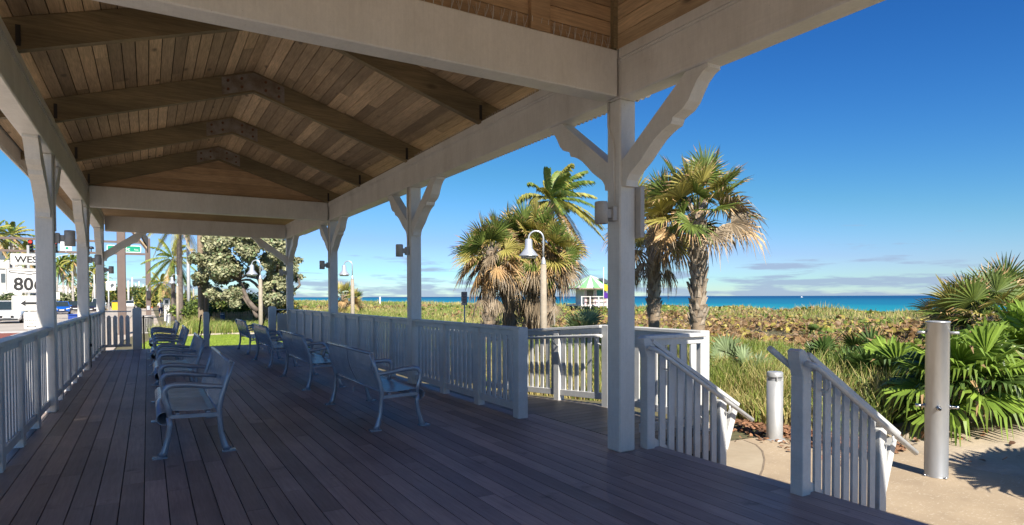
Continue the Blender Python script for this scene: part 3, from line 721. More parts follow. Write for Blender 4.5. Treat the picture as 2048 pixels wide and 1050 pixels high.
# ------------------------------------------------------------------ benches
def bench(label):
    root = thing('bench', (0, 0, 0), label, 'bench', 'metal benches in two rows on the deck')
    L = 1.90; W = L / 2
    back = [(-.045, .83), (-.035, .845), (-.02, .835)] ; sp = []
    for t in np.linspace(0, 1, 7): sp.append((-.045 + .125 * t - .035 * math.sin(t * math.pi), .82 - .40 * t))
    seat = [(.095, .405), (.14, .395), (.24, .395), (.36, .402), (.44, .41), (.48, .405)]
    def strap_run(prof, y, w, mb, t=.006):
        vs = []; n = len(prof)
        for i, (x, z) in enumerate(prof):
            a = Vector(prof[max(i - 1, 0)]); b_ = Vector(prof[min(i + 1, n - 1)]); d = (b_ - a).normalized(); nn = Vector((-d.y, d.x)) * t
            vs += [(x, y - w, z), (x, y + w, z), (x + nn.x, y + w, z + nn.y), (x + nn.x, y - w, z + nn.y)]
        fs = []
        for i in range(n - 1):
            o = i * 4
            for k in range(4): fs.append((o + k, o + (k + 1) % 4, o + 4 + (k + 1) % 4, o + 4 + k))
        mb.add(vs, fs, 0, False)
    bk = MB(); se = MB(); pitch = .0415
    for sidei in (-1, 1):
        n = int((W - .05) / pitch)
        for i in range(n):
            y = sidei * (.028 + pitch * (i + .5)); strap_run(sp, y, .0112, bk); strap_run(seat, y, .0112, se)
    bk.tube([(-.045, -W + .01, .832), (-.045, W - .01, .832)], .019, 10)
    bk.box(-.06, .0, -.012, .012, .40, .82) if False else None
    strap_run([(x - .004, z) for x, z in sp], 0, .02, bk, .012); strap_run([(x, z - .006) for x, z in seat], 0, .02, se, .012)
    bk.tube([(.075, -W + .02, .405), (.075, W - .02, .405)], .016, 8)
    bk.build('backrest', MAT['bench'], root)
    for x in (.15, .40): se.bar((x, -W + .02, .382), (x, W - .02, .382), .03, .012)
    se.build('seat', MAT['bench'], root)
    ft = MB(); n = 20; R1, R2 = .062, .055
    vs = []; prof = [(R1, -W + .03), (R1, W - .03), (R2, W - .03), (R2, -W + .03)]
    for r, y in prof: vs += [(.505 + r * math.cos(2 * math.pi * k / n), y, .348 + r * math.sin(2 * math.pi * k / n)) for k in range(n)]
    fs = [(i * n + k, i * n + (k + 1) % n, ((i + 1) % 4) * n + (k + 1) % n, ((i + 1) % 4) * n + k) for i in range(4) for k in range(n)]
    ft.add(vs, fs, 0, True).build('front_roll', MAT['bench'], root)
    for sgn in (-1, 1):
        y = sgn * W
        MB().tube([(-.012, y, .012), (.012, y, .05), (.045, y, .18), (.055, y, .30), (.06, y, .40), (.035, y, .52), (-.015, y, .68), (-.06, y, .835)], [.030, .024, .019, .019, .021, .020, .018, .016], 8, flat=1.25).cbox(-.02, y, 0, .12, .085, .014).build('leg', MAT['bench'], root)
        MB().tube([(.535, y, .012), (.51, y, .05), (.475, y, .18), (.462, y, .28), (.47, y, .36)], [.030, .024, .019, .019, .021], 8, flat=1.25).cbox(.545, y, 0, .12, .085, .014).build('leg', MAT['bench'], root)
        MB().bar((.055, y, .355), (.475, y, .365), .03, .034).build('seat_bar', MAT['bench'], root)
    for y in (-W, 0, W):
        a = MB(); off = 0 if y == 0 else 0
        a.tube([(-.005, y, .60), (.06, y, .612), (.16, y, .622), (.30, y, .645), (.42, y, .652), (.475, y, .64), (.505, y, .60), (.505, y, .54), (.48, y, .46), (.462, y, .37)],
               [.013, .014, .016, .018, .018, .017, .017, .016, .016, .017], 8, flat=1.5)
        if y == 0: a.tube([(.462, y, .37), (.44, y, .385)], .014, 6)
        a.build('armrest', MAT['bench'], root)
    MB().bar((.03, 0, .36), (.02, 0, .30), .03, .012).build('tab', MAT['bench'], root)
    return root
b0 = bench('silver slatted bench nearest the railing gap, in the ocean facing row')
def put(b_, x, y, rz, lab):
    b_.location = (x, y, 0); b_.rotation_euler = (0, 0, rz); b_['label'] = lab
put(b0, 2.11, 7.42, 0, 'ocean facing metal bench seen largest, nearest the railing gap')
for (x, y, lab) in ((2.12, 10.82, 'second metal bench of the ocean facing row, just behind the largest looking one'), (2.12, 14.3, 'third metal bench of the ocean facing row'), (2.16, 17.75, 'farthest metal bench of the ocean facing row, beside the lawn')):
    put(copy_tree(b0), x, y, 0, lab)
for (x, y, lab) in ((.62, 7.30, 'street facing metal bench seen largest, its side and arms nearest'), (.63, 10.75, 'second metal bench of the street facing row, just behind the nearest'), (.60, 14.2, 'third metal bench of the street facing row, its back before the lawn'), (.58, 17.65, 'farthest metal bench of the street facing row, below the bollard light')):
    put(copy_tree(b0), x, y, math.pi, lab)
# ------------------------------------------------------------------ street lamps, bollards, shower
def lamp(p, label, arm=(-.86, .5)):
    p = Vector(p); root = thing('street_lamp', tuple(p), label, 'street lamp', 'bell shaded lamps along the walks')
    top = 2.98 - p.z                      # arc crown above the foot
    c = top - .79
    MB().tube([(0, 0, 0), (0, 0, c * .5), (0, 0, c)], [.095, .085, .068], 14).build('lamp_post', MAT['lamppost'], root, off=(0, 0, 0))
    A = Vector((arm[0], arm[1], 0)); rr = .175
    pts = [Vector((0, 0, c + .12)), Vector((0, 0, top - rr))]
    for a in np.linspace(0, math.pi, 12)[1:]: pts.append(A * (rr - rr * math.cos(a)) + Vector((0, 0, top - rr + rr * math.sin(a))))
    pts.append(pts[-1] - Vector((0, 0, .03)))
    g = MB(); g.tube(pts, .021, 10); g.lathe([(0, .17), (.028, .17), (.034, .13), (.052, .09), (.058, .03), (.066, .0), (0, 0)], 14, (0, 0, c)).build('gooseneck', MAT['galv'], root, off=(0, 0, 0))
    e = pts[-1]; s = MB()
    s.lathe([(0, .0), (.065, 0), (.084, -.035), (.088, -.20), (.094, -.205), (.096, -.225), (.11, -.245), (.20, -.36), (.235, -.395), (.235, -.405), (.19, -.40), (.10, -.30), (0, -.28)], 26, (e.x, e.y, e.z + .02))
    s.build('lamp_shade', MAT['galv'], root, off=(0, 0, 0))
    MB().lathe([(.185, -.395), (.188, -.46), (.178, -.46), (.175, -.40)], 26, (e.x, e.y, e.z + .02)).build('glare_ring', MAT['galv'], root, off=(0, 0, 0))
    return root
def gp(x, y): return (x, y, float(hgt(x, y)))
def at_g(px, py, d):
    v = at(px, py, d); return gp(v.x, v.y)
lamp(at_g(1087, 592, 14.6), 'bell lamp standing before the shaggy palm clump, nearest of the lamps')
lamp(at_g(705, 592, 26.5), 'bell lamp between the second and third ocean side posts, against the sky')
lamp(at_g(521, 592, 25.8), 'bell lamp in front of the silver leaved tree')
lamp(at_g(355, 592, 41), 'smaller bell lamp by the dark coconut trunk beyond the lawn')
lamp(at_g(387, 592, 57), 'bell lamp half hidden just right of the tall pale pole')
def bollard(p, h, r, label, cat='bollard', name='bollard_light', mat='bollard'):
    root = thing(name, tuple(p), label, cat)
    b_ = MB(); b_.lathe([(r, 0), (r, h * .87), (0, h * .87)], 28); b_.lathe([(r, h * .93), (r, h - .012), (r - .012, h), (0, h), ], 28); b_.lathe([(0, h * .93), (r, h * .93)], 28)
    b_.build('body', MAT[mat], root, off=(0, 0, 0))
    MB().lathe([(r * .8, h * .87), (r * .8, h * .93)], 20).build('light_slot', MAT['post_grey'], root, off=(0, 0, 0))
    for a in np.linspace(0, 2 * math.pi, 5)[:-1] + .9:
        MB().bar((r * .9 * math.cos(a), r * .9 * math.sin(a), h * .865), (r * .9 * math.cos(a), r * .9 * math.sin(a), h * .935), .012, .03, up=(math.cos(a), math.sin(a), 0)).build('louvre_fin', MAT[mat], root, off=(0, 0, 0))
    MB().lathe([(0, .02), (r + .03, .02), (r + .03, 0)], 24).build('foot_ring', MAT[mat], root, off=(0, 0, 0))
MAT['shadebol'] = M('shaded_bollard_paint', (.06, .10, .17), rough=.5)  # dark blue puts the shade on this bollard into its colour
bp = on_z(1549, 879, GZ + .01)
bollard(bp, .985, .112, 'silver bollard light at the edge of the tall grass, between the stair railings')
q = at(336.5, 600, 39); bollard(gp(q.x, q.y), .95, .13, 'pale bollard light beyond the farthest bench of the left row')
q = at(444.5, 600, 40); bollard(gp(q.x, q.y), .95, .14, 'bollard coloured dark blue for shade, in the grass under the silver tree', mat='shadebol')
sp_ = on_z(1872, 951, GZ + .015)
root = thing('beach_shower', tuple(sp_), 'tall grey cylindrical beach shower with push knobs, before the big fan palm', 'shower')
sh = MB(); hS = 1.78; rS = .118
sh.lathe([(rS + .004, 0), (rS, .01), (rS, hS - .02), (rS + .004, hS - .018), (rS + .004, hS), (rS - .02, hS), (rS - .02, hS - .02), (0, hS - .02)], 40).build('column', MAT['shower'], root, off=(0, 0, 0))
aim = math.atan2(-sp_.y, -sp_.x)
for k, a in enumerate((aim + .12, aim + .12 + math.pi / 2, aim + .12 - math.pi / 2)):
    d = Vector((math.cos(a), math.sin(a), 0))
    kb = MB(); p0 = d * rS + Vector((0, 0, .80)); p1 = d * (rS + .085) + Vector((0, 0, .80))
    kb.tube([p0, d * (rS + .012) + Vector((0, 0, .80))], .026, 14); kb.tube([p0, d * (rS + .06) + Vector((0, 0, .80)), p1, p1 + d * .006], [.016, .016, .022, .015], 14)
    kb.build('push_knob', MAT['chrome'], root, off=(0, 0, 0))
for sgn in (-1, 1):
    a = aim + .12 + sgn * 1.35; d = Vector((math.cos(a), math.sin(a), 0))
    MB().tube([d * (rS - .02) + Vector((0, 0, hS - .13)), d * (rS + .085) + Vector((0, 0, hS - .13))], .017, 10).build('spray_nozzle', MAT['shower'], root, off=(0, 0, 0))
for k in range(4):
    a = aim + .7 + k * math.pi / 2
    MB().lathe([(.012, 0), (.012, .022), (0, .024)], 8, ((rS + .025) * math.cos(a), (rS + .025) * math.sin(a), 0)).build('anchor_bolt', MAT['chrome'], root, off=(0, 0, 0))

# ------------------------------------------------------------------ signs
def rrect(w, h, r, n=4):
    pts = []
    for cx, cy, a0 in ((w / 2 - r, h / 2 - r, 0), (-w / 2 + r, h / 2 - r, 90), (-w / 2 + r, -h / 2 + r, 180), (w / 2 - r, -h / 2 + r, 270)):
        for a in np.linspace(a0, a0 + 90, n): pts.append((cx + r * math.cos(R(a)), cy + r * math.sin(R(a))))
    return pts
def plate(mb, c, w, h, right, up, nrm, r=.03, m=0, t=.006, off=0.):
    c, right, up, nrm = map(Vector, (c, right, up, nrm))
    mb.prism([c + right * x + up * y + nrm * (off - t) for x, y in rrect(w, h, r)], nrm * t, m)
def border(mb, c, w, h, right, up, nrm, r, wd, m, off=.001):
    c, right, up, nrm = map(Vector, (c, right, up, nrm)); o = rrect(w, h, r); i = rrect(w - 2 * wd, h - 2 * wd, max(r - wd, .004)); n = len(o)
    vs = [c + right * x + up * y + nrm * off for x, y in o + i]
    mb.add(vs, [(k, (k + 1) % n, n + (k + 1) % n, n + k) for k in range(n)], m)
Nn = Vector((-.06, -1, 0)).normalized(); Rr = Vector((1, -.06, 0)).normalized(); Uu = Vector((0, 0, 1))
dS = 15.4
c806 = at(57, 561, dS); sgp = gp(c806.x, c806.y)
root = thing('route_sign', sgp, 'stack of white road signs on one post reading WEST and 806 with an arrow', 'road sign')
k = dS / F_PX
def sp2(px, py): 
    v = at(px, py, dS); return Vector((c806.x, c806.y, v.z)) + Rr * ((px - 57) * k * 1.15)
MB().bar((c806.x, c806.y + .03, sgp[2] - .1), (c806.x, c806.y + .03, 2.75), .05, .05, up=(0, 1, 0)).build('sign_post', MAT['post_grey'], root)
pl = MB(); c = sp2(59, 518.5); plate(pl, c, .76, .285, Rr, Uu, Nn); border(pl, c, .74, .265, Rr, Uu, Nn, .03, .010, 1)
text_mesh(pl, 'WEST', c - Uu * .005, .155, Rr, Uu, Nn, 1, 1.0, .028); pl.build('direction_plate', [MAT['signwhite'], MAT['signblack']], root)
pl = MB(); c = sp2(57, 561); plate(pl, c, .90, .61, Rr, Uu, Nn, .05); border(pl, c, .88, .59, Rr, Uu, Nn, .045, .014, 1)
text_mesh(pl, '806', c - Uu * .085, .30, Rr, Uu, Nn, 1, .92, .026)
fl = [(-.385, .235), (-.10, .235), (.02, .225), (.10, .235), (.33, .235), (.36, .19), (.385, .13), (.36, .06), (.34, .06), (.33, .12), (.27, .17), (.20, .19), (.12, .18), (.05, .15), (-.02, .155), (-.10, .175), (-.16, .165), (-.22, .185), (-.37, .20)]
fl2 = [Vector((x, y, 0)) for x, y in fl]
for a, b_ in zip(fl2, fl2[1:] + fl2[:1]):
    A_ = c + Rr * a.x + Uu * a.y; B_ = c + Rr * b_.x + Uu * b_.y
    pl.bar(A_ + Nn * .002, B_ + Nn * .002, .02, .003, 1, up=tuple(Nn))
pl.build('route_plate', [MAT['signwhite'], MAT['signblack']], root)
pl = MB(); c = sp2(59, 606.5); plate(pl, c, .74, .385, Rr, Uu, Nn, .04); border(pl, c, .72, .365, Rr, Uu, Nn, .035, .010, 1)
ar = [(-.20, 0), (-.08, .085), (-.10, .03), (.21, .03), (.21, -.03), (-.10, -.03), (-.08, -.085)]
pl.prism([c + Rr * x + Uu * y + Nn * .001 for x, y in ar], Nn * .003, 1)
pl.build('arrow_plate', [MAT['signwhite'], MAT['signblack']], root)
c = sp2(60, 641); pl = MB(); plate(pl, c, .30, .42, Rr, Uu, Nn, .03); border(pl, c, .28, .40, Rr, Uu, Nn, .025, .006, 1)
text_mesh(pl, 'PARKING', c - Uu * .005, .042, Rr, Uu, Nn, 1); text_mesh(pl, 'ONLY', c - Uu * .075, .042, Rr, Uu, Nn, 1)
for yy, ws in ((.135, (-.06, .01, .07)), (.07, (-.08, -.03, .03, .08))):
    for x in ws: pl.prism([c + Rr * (x + a) + Uu * (yy + b_) + Nn * .001 for a, b_ in ((-.018, -.018), (.018, -.018), (.018, .018), (-.018, .018))], Nn * .002, 2)
ar = [(-.10, 0), (-.07, .025), (-.07, .007), (.07, .007), (.07, .025), (.10, 0), (.07, -.025), (.07, -.007), (-.07, -.007), (-.07, -.025)]
pl.prism([c + Rr * x + Uu * (y - .145) + Nn * .001 for x, y in ar], Nn * .003, 1)
pl.build('parking_plate', [MAT['signwhite'], MAT['signblack'], MAT['signgrey']], root)
# small beach notice beyond the railing
v = at(929, 600, 22); root = thing('notice_sign', gp(v.x, v.y), 'small grey notice on a thin pale pole left of the palm clump', 'sign')
Nb = Vector((-v.x, -v.y, 0)).normalized(); Rb = Vector((-Nb.y, Nb.x, 0)); ct = at(928.5, 597, 22)
MB().tube([(v.x, v.y, root.location.z - .2), (v.x, v.y, ct.z + .2)], .026, 8).build('pole', MAT['post_grey'], root)
pl = MB(); cc_ = ct + Nb * .035; plate(pl, cc_, .215, .48, Rb, Uu, Nb, .012)
for i, w_ in enumerate((.15, .11, .16, .10, .14, .15, .08)):
    pl.prism([cc_ + Rb * x + Uu * (.19 - .055 * i + y) + Nb * .001 for x, y in ((-w_ / 2, -.012), (w_ / 2, -.012), (w_ / 2, .012), (-w_ / 2, .012))], Nb * .002, 1)
pl.build('notice_plate', [MAT['signgrey'], M('notice_lettering', (.26, .12, .10), fine=0)], root)

# ------------------------------------------------------------------ signal columns over the road
v1 = at(244, 600, 34); z1 = float(hgt(v1.x, v1.y))
root = thing('brown_column', (v1.x, v1.y, z1), 'thick brown column with a small sloping wooden canopy, behind the rounded post', 'column')
MB().box(v1.x - .2, v1.x + .2, v1.y - .2, v1.y + .2, z1, 6.2).build('shaft', MAT['brown'], root, bevel=.02)
MB().box(v1.x - .27, v1.x + .27, v1.y - .27, v1.y + .27, z1, z1 + .12).build('base_plate', MAT['brown'], root)
cn = MB(); cn.prism([(v1.x + .2, v1.y - .6, 5.55), (v1.x + 1.22, v1.y - .6, 4.12), (v1.x + 1.22, v1.y - .6, 4.22), (v1.x + .2, v1.y - .6, 5.65)], (0, 2.6, 0)).build('canopy_boards', MAT['ceil'], root)
MB().prism([(v1.x + 1.222, v1.y - .62, 4.06), (v1.x + 1.28, v1.y - .62, 4.06), (v1.x + 1.28, v1.y - .62, 4.75), (v1.x + .95, v1.y - .62, 5.2), (v1.x + .85, v1.y - .62, 5.1), (v1.x + 1.222, v1.y - .62, 4.3)], (0, 2.64, 0)).build('fascia', MAT['black'], root)
v2 = at(297, 600, 60); z2 = float(hgt(v2.x, v2.y))
root = thing('signal_pole', (v2.x, v2.y, z2), 'brown square traffic signal pole carrying two long arms over the road', 'traffic signal')
MB().box(v2.x - .22, v2.x + .22, v2.y - .22, v2.y + .22, z2, 7.15).build('shaft', MAT['brown'], root, bevel=.02)
MB().box(v2.x - .35, v2.x + .35, v2.y - .35, v2.y + .35, z2 - .1, z2 + .15).build('base_plate', MAT['brown'], root)
MB().box(-16, v2.x - .23, v2.y - .10, v2.y + .10, 6.62, 6.82).build('arm', MAT['brown'], root)
MB().box(-16, v2.x - .23, v2.y - .10, v2.y + .10, 5.52, 5.72).build('arm', MAT['brown'], root)
dk2 = MB().box(v2.x - .15, v2.x + .15, v2.y - .45, v2.y - .23, 1.35, 2.1).build('walk_signal', MAT['black'], root)
MB().box(v2.x - .2, v2.x - .02, v2.y - .42, v2.y - .23, 2.12, 2.6).build('signal_box', MAT['galv'], root)
MB().box(v2.x - .14, v2.x + .10, v2.y - .30, v2.y - .23, .25, .65).build('push_button', MAT['galv'], root)
def emit(name, col, s):
    m, nt, b = nodes(name); b.inputs['Base Color'].default_value = (*col, 1); b.inputs['Emission Color'].default_value = (*col, 1); b.inputs['Emission Strength'].default_value = s; return m
MAT['redlamp'] = emit('signal_red', (1., .03, .02), 1.2); MAT['yellamp'] = M('signal_amber_off', (.10, .06, .01), fine=0); MAT['grnlamp'] = M('signal_green_off', (.01, .06, .03), fine=0)
def signal(px, label):
    y = v2.y; d_ = at(px, 597, 1.); x = d_.x / d_.y * y
    root = thing('traffic_light', (x, y, 5.8), label, 'traffic light', 'traffic lights on the long arms')
    MB().box(x - .18, x + .18, y - .36, y - .14, 5.62, 6.60).build('housing', MAT['black'], root)
    for k, mm in enumerate(('redlamp', 'yellamp', 'grnlamp')):
        MB().tube([(x, y - .37, 6.42 - .30 * k), (x, y - .40, 6.42 - .30 * k)], .12, 14).build('lens', MAT[mm], root)
        MB().tube([(x, y - .37, 6.47 - .30 * k), (x, y - .55, 6.46 - .30 * k)], .14, 12, cap=False).build('visor', MAT['black'], root)
signal(64, 'traffic light showing red, left of the nearest street side post')
signal(113, 'traffic light right of the nearest street side post, partly behind a wall lamp')
xg = at(184, 597, 1.); xg = xg.x / xg.y * v2.y
root = thing('traffic_camera', (xg, v2.y, 5.72), 'small dark dome camera on the signal arm, between the second and third street side posts', 'camera')
MB().tube([(xg, v2.y, 5.72), (xg, v2.y, 5.98)], .05, 10).build('stem', MAT['brown'], root); MB().lathe([(.05, 6.22), (.17, 6.20), (.22, 6.12), (.24, 5.98), (0, 5.97)], 18, (xg, v2.y, 0)).build('dome', MAT['black'], root)
xg = at(250, 597, 1.); xg = xg.x / xg.y * v2.y
root = thing('street_name_sign', (xg, v2.y, 5.72), 'green street name sign reading Atlantic Ave on the signal arm', 'street sign')
pl = MB(); c = Vector((xg, v2.y - .14, 6.08)); plate(pl, c, 2.75, .64, (1, 0, 0), Uu, (0, -1, 0), .09, 1, .03); plate(pl, c, 2.63, .52, (1, 0, 0), Uu, (0, -1, 0), .06, 0, .005, .005)
text_mesh(pl, 'Atlantic', c + Vector((-.28, -.005, 0)), .30, (1, 0, 0), Uu, (0, -1, 0), 1, 1.1, .015); text_mesh(pl, 'Ave', c + Vector((.98, -.005, -.05)), .16, (1, 0, 0), Uu, (0, -1, 0), 1)
pl.build('name_plate', [MAT['signgreen'], MAT['signwhite']], root)
MB().bar((xg, v2.y - .12, 5.6), (xg, v2.y - .12, 6.4), .05, .05, up=(0, 1, 0)).build('hanger', MAT['galv'], root)
xg = at(134, 597, 1.); xg = xg.x / xg.y * v2.y
root = thing('arm_sign', (xg, v2.y, 5.72), 'white sign with a green disc on the signal arm below the largest street side lamp', 'sign')
pl = MB(); c = Vector((xg, v2.y - .14, 6.15)); plate(pl, c, .86, .8, (1, 0, 0), Uu, (0, -1, 0), .05); 
pl.tube([c + Vector((.08, -.001, -.18)), c + Vector((.08, -.006, -.18))], .13, 14, 1); pl.build('sign_plate', [MAT['signwhite'], MAT['signgreen']], root)
MB().bar((xg, v2.y - .125, 5.6), (xg, v2.y - .125, 6.5), .05, .02, up=(0, 1, 0)).build('hanger', MAT['galv'], root)

def tall_pole(px, d, r0, r1, h, label, mat='polewhite', name='utility_pole', cat='pole', group=None, arm=0):
    v = at(px, 597, d); g_ = gp(v.x, v.y); root = thing(name, g_, label, cat, group)
    MB().tube([(0, 0, 0), (0, 0, h * .5), (0, 0, h)], [r0, (r0 + r1) / 2, r1], 12).build('shaft', MAT[mat], root, off=(0, 0, 0))
    MB().tube([(0, 0, -.05), (0, 0, .12), (0, 0, .16)], [r0 * 1.5, r0 * 1.5, r0], 12).build('base_collar', MAT[mat], root, off=(0, 0, 0))
    if arm:
        MB().tube([(0, 0, h), (arm * .3, 0, h + .5), (arm * .7, 0, h + .75), (arm, 0, h + .8)], [r1 * .7, r1 * .6, r1 * .5, r1 * .5], 8).build('arm', MAT[mat], root, off=(0, 0, 0))
        MB().cbox(arm * 1.1, 0, h + .72, abs(arm) * .28, .22, .12).build('lamp_head', MAT['galv'], root, off=(0, 0, 0))
    return root
tall_pole(377.5, 48, .135, .11, 11, 'tall pale pole standing in the grass left of the silver tree')
for i, (px, d, h) in enumerate(((257, 150, 6.2), (265, 170, 7.6), (272, 190, 6.4), (278.5, 215, 7.8), (287, 250, 7.4), (293.5, 300, 7))):
    tall_pole(px, d, .24, .18, h, 'pale pole in the distant row beside the road', group='far pale poles by the road')
tall_pole(105.5, 80, .10, .07, 7.0, 'street light with a curved arm, right of the nearest street side post', name='road_light', cat='street light', arm=2.4)
tall_pole(189, 110, .12, .08, 6.2, 'street light with a short arm, seen beside the third street side post', name='road_light', cat='street light', arm=-1.6)
# sign on a pole far down the street, yellow box
v = at(217, 571, 92); root = thing('road_sign', gp(v.x, v.y), 'white road sign on a pale pole left of the thick brown column', 'road sign')
MB().tube([(v.x, v.y, root.location.z), (v.x, v.y, 5.2)], .09, 8).build('pole', MAT['polewhite'], root)
pl = MB(); plate(pl, (v.x + .3, v.y - .12, v.z - .05), 1.25, 1.35, (1, 0, 0), Uu, (0, -1, 0), .1); pl.build('sign_plate', MAT['signwhite'], root)
MB().prism([(v.x + .35, v.y - .122, v.z - .4), (v.x + .75, v.y - .122, v.z + .05), (v.x + .55, v.y - .122, v.z + .35), (v.x + .2, v.y - .122, v.z + .1)], (0, -.01, 0)).build('sign_symbol', MAT['shade'], root)
v = at(113, 590, 88); root = thing('road_sign', gp(v.x, v.y), 'small white road sign above the bonnet of the blue car', 'road sign')
MB().tube([(v.x, v.y, root.location.z), (v.x, v.y, 2.2)], .05, 8).build('pole', MAT['post_grey'], root)
pl = MB(); plate(pl, (v.x, v.y - .07, 1.75), .75, 1.0, (1, 0, 0), Uu, (0, -1, 0), .06); pl.build('sign_plate', MAT['signwhite'], root)
def crate(p, w, d_, h, name, cat, label, mat, lid):
    root = thing(name, p, label, cat)
    MB().box(-w / 2, w / 2, -d_ / 2, d_ / 2, .03, h).build('body', mat, root, off=(0, 0, 0), bevel=.03)
    MB().box(-w / 2 - .03, w / 2 + .03, -d_ / 2 - .03, d_ / 2 + .03, h + .002, h + .07).build('lid', lid, root, off=(0, 0, 0), bevel=.02)
    for sx in (-1, 1): MB().box(sx * w * .35 - .05, sx * w * .35 + .05, -d_ * .4, d_ * .4, 0, .028).build('foot', MAT['black'], root, off=(0, 0, 0))
mb_ = M('blue_plastic', (.012, .06, .33), (.01, .05, .28), rough=.5)
v = at(146, 628, 38); crate(gp(v.x, v.y), .46, .5, 1.02, 'recycling_bin', 'bin', 'blue recycling bin below the blue car, beside the second street side post', mb_, mb_)
my = M('yellow_paint', (.75, .52, .02), (.68, .46, .02), rough=.5)
v = at(230.5, 606, 104); crate(gp(v.x, v.y), .95, .8, 1.25, 'newspaper_box', 'newspaper box', 'yellow box beside the road, left of the thick brown column', my, my)
# litter bins: ribbed drum under a wide lid
def bin_(px, d, label):
    v = at(px, 600, d); root = thing('litter_bin', gp(v.x, v.y), label, 'bin', 'ribbed metal litter bins')
    MB().lathe([(0, .04), (.25, .04), (.27, .86)], 20).build('liner', MAT['black'], root, off=(0, 0, 0))
    rb = MB()
    for k in range(26):
        a = 2 * math.pi * k / 26; c_, s_ = math.cos(a), math.sin(a)
        rb.bar((.29 * c_, .29 * s_, .02), (.31 * c_, .31 * s_, .90), .035, .012, up=(c_, s_, 0))
    for z in (.05, .88): rb.lathe([(.285 + z * .03, z - .03), (.30 + z * .03, z), (.285 + z * .03, z + .03)], 24)
    rb.build('slat_drum', MAT['can'], root, off=(0, 0, 0))
    MB().lathe([(.40, .94), (.42, .96), (.30, 1.0), (.17, 1.02), (.16, .97)], 24).build('lid', MAT['can'], root, off=(0, 0, 0))
bin_(293.5, 34.5, 'ribbed metal litter bin with a wide lid, right one of the pair')
bin_(281, 35.5, 'ribbed metal litter bin standing left behind the other bin')
# pay station, cabinet, person
v = at(333.5, 610, 52); root = thing('pay_station', gp(v.x, v.y), 'pale parking pay station on the walk left of the dark trunk', 'pay station')
MB().box(-.2, .2, -.15, .15, 0, 1.35).build('pedestal', MAT['plaster'], root, off=(0, 0, 0), bevel=.02); MB().box(-.26, .26, -.2, .2, 1.352, 1.95).build('head', MAT['post_grey'], root, off=(0, 0, 0), bevel=.03); MB().box(-.12, .12, -.225, -.202, 1.5, 1.8).build('screen', MAT['glass'], root, off=(0, 0, 0))
v = at(371, 612, 60); crate(gp(v.x, v.y), .95, .5, 1.35, 'utility_cabinet', 'cabinet', 'dark grey blue cabinet behind the coconut trunks', M('cabinet_paint', (.06, .08, .11), rough=.6), M('cabinet_lid', (.07, .09, .12), rough=.6))

def person(p, face, label):
    root = thing('person', tuple(p), label, 'person')
    J = [((0, 0, .93), .135, .105), ((0, .0, 1.10), .125, .10), ((0, 0, 1.28), .15, .11), ((0, 0, 1.42), .12, .09), ((0, -.005, 1.50), .055, .055), ((0, -.01, 1.58), .075, .085), ((0, -.015, 1.68), .078, .092), ((0, -.01, 1.745), .045, .055),
         ((.10, .0, .86), .085, .085), ((.10, -.10, .47), .055, .06), ((.10, -.05, .09), .036, .04), ((.105, -.17, .04), .036, .03),
         ((-.10, .0, .86), .085, .085), ((-.10, .07, .48), .055, .06), ((-.10, .22, .12), .036, .04), ((-.105, .14, .045), .036, .03),
         ((.20, 0, 1.40), .055, .055), ((.25, .06, 1.13), .040, .042), ((.25, -.04, .90), .030, .032), ((.25, -.08, .82), .03, .02),
         ((-.20, 0, 1.40), .055, .055), ((-.25, -.05, 1.13), .040, .042), ((-.24, -.17, .93), .030, .032), ((-.235, -.22, .87), .03, .02)]
    E_ = [(0, 1), (1, 2), (2, 3), (3, 4), (4, 5), (5, 6), (6, 7), (0, 8), (8, 9), (9, 10), (10, 11), (0, 12), (12, 13), (13, 14), (14, 15), (3, 16), (16, 17), (17, 18), (18, 19), (3, 20), (20, 21), (21, 22), (22, 23)]
    def skinned(name, js, es, mat, grow=0.):
        me = bpy.data.meshes.new(name); me.from_pydata([J[j][0] for j in js], [(js.index(a), js.index(b_)) for a, b_ in es], [])
        o = bpy.data.objects.new(name, me); COL.objects.link(o); o.parent = root
        sm = o.modifiers.new('skin', 'SKIN'); o.modifiers.new('sub', 'SUBSURF').levels = 1; o.modifiers['sub'].render_levels = 2
        for i, j in enumerate(js): me.skin_vertices[0].data[i].radius = (J[j][1] + grow, J[j][2] + grow)
        me.skin_vertices[0].data[0].use_root = True; me.materials.append(mat); return o
    skin = M('skin', (.42, .24, .16), fine=.05, rough=.6)
    body = skinned('body', list(range(len(J))), E_, skin)
    skinned('shirt', [0, 1, 2, 3, 16, 17, 20, 21], [(0, 1), (1, 2), (2, 3), (3, 16), (16, 17), (3, 20), (20, 21)], M('white_shirt', (.72, .70, .68), rough=.8), .018)
    skinned('shorts', [0, 8, 9, 12, 13], [(0, 8), (8, 9), (0, 12), (12, 13)], M('navy_shorts', (.02, .03, .09), rough=.8), .02)
    hd = MB(); hd.lathe([(.098, 0), (.105, .03), (.09, .09), (.05, .12), (0, .128)], 14, (0, -.01, 1.66)); hd.prism([(-.07, -.09, 1.665), (.07, -.09, 1.665), (.05, -.19, 1.65), (-.05, -.19, 1.65)], (0, 0, .012)); hd.build('cap', M('red_cap', (.5, .08, .07), fine=0), root, off=(0, 0, 0))
    for s in (.1, -.1):
        jj = J[11] if s > 0 else J[15]
        hd = MB(); x, y, z = jj[0]; hd.prism([(x - .045, y - .05, 0), (x + .045, y - .05, 0), (x + .045, y + .2, 0), (x - .045, y + .2, 0)], (0, 0, .05)); hd.build('shoe', MAT['signwhite'], root, off=(0, 0, 0))
    root.rotation_euler = (0, 0, face)
v = on_z(321.5, 633, GZ + .06); person(v, math.pi, 'person in white shirt, dark shorts and reddish cap walking away along the sidewalk')

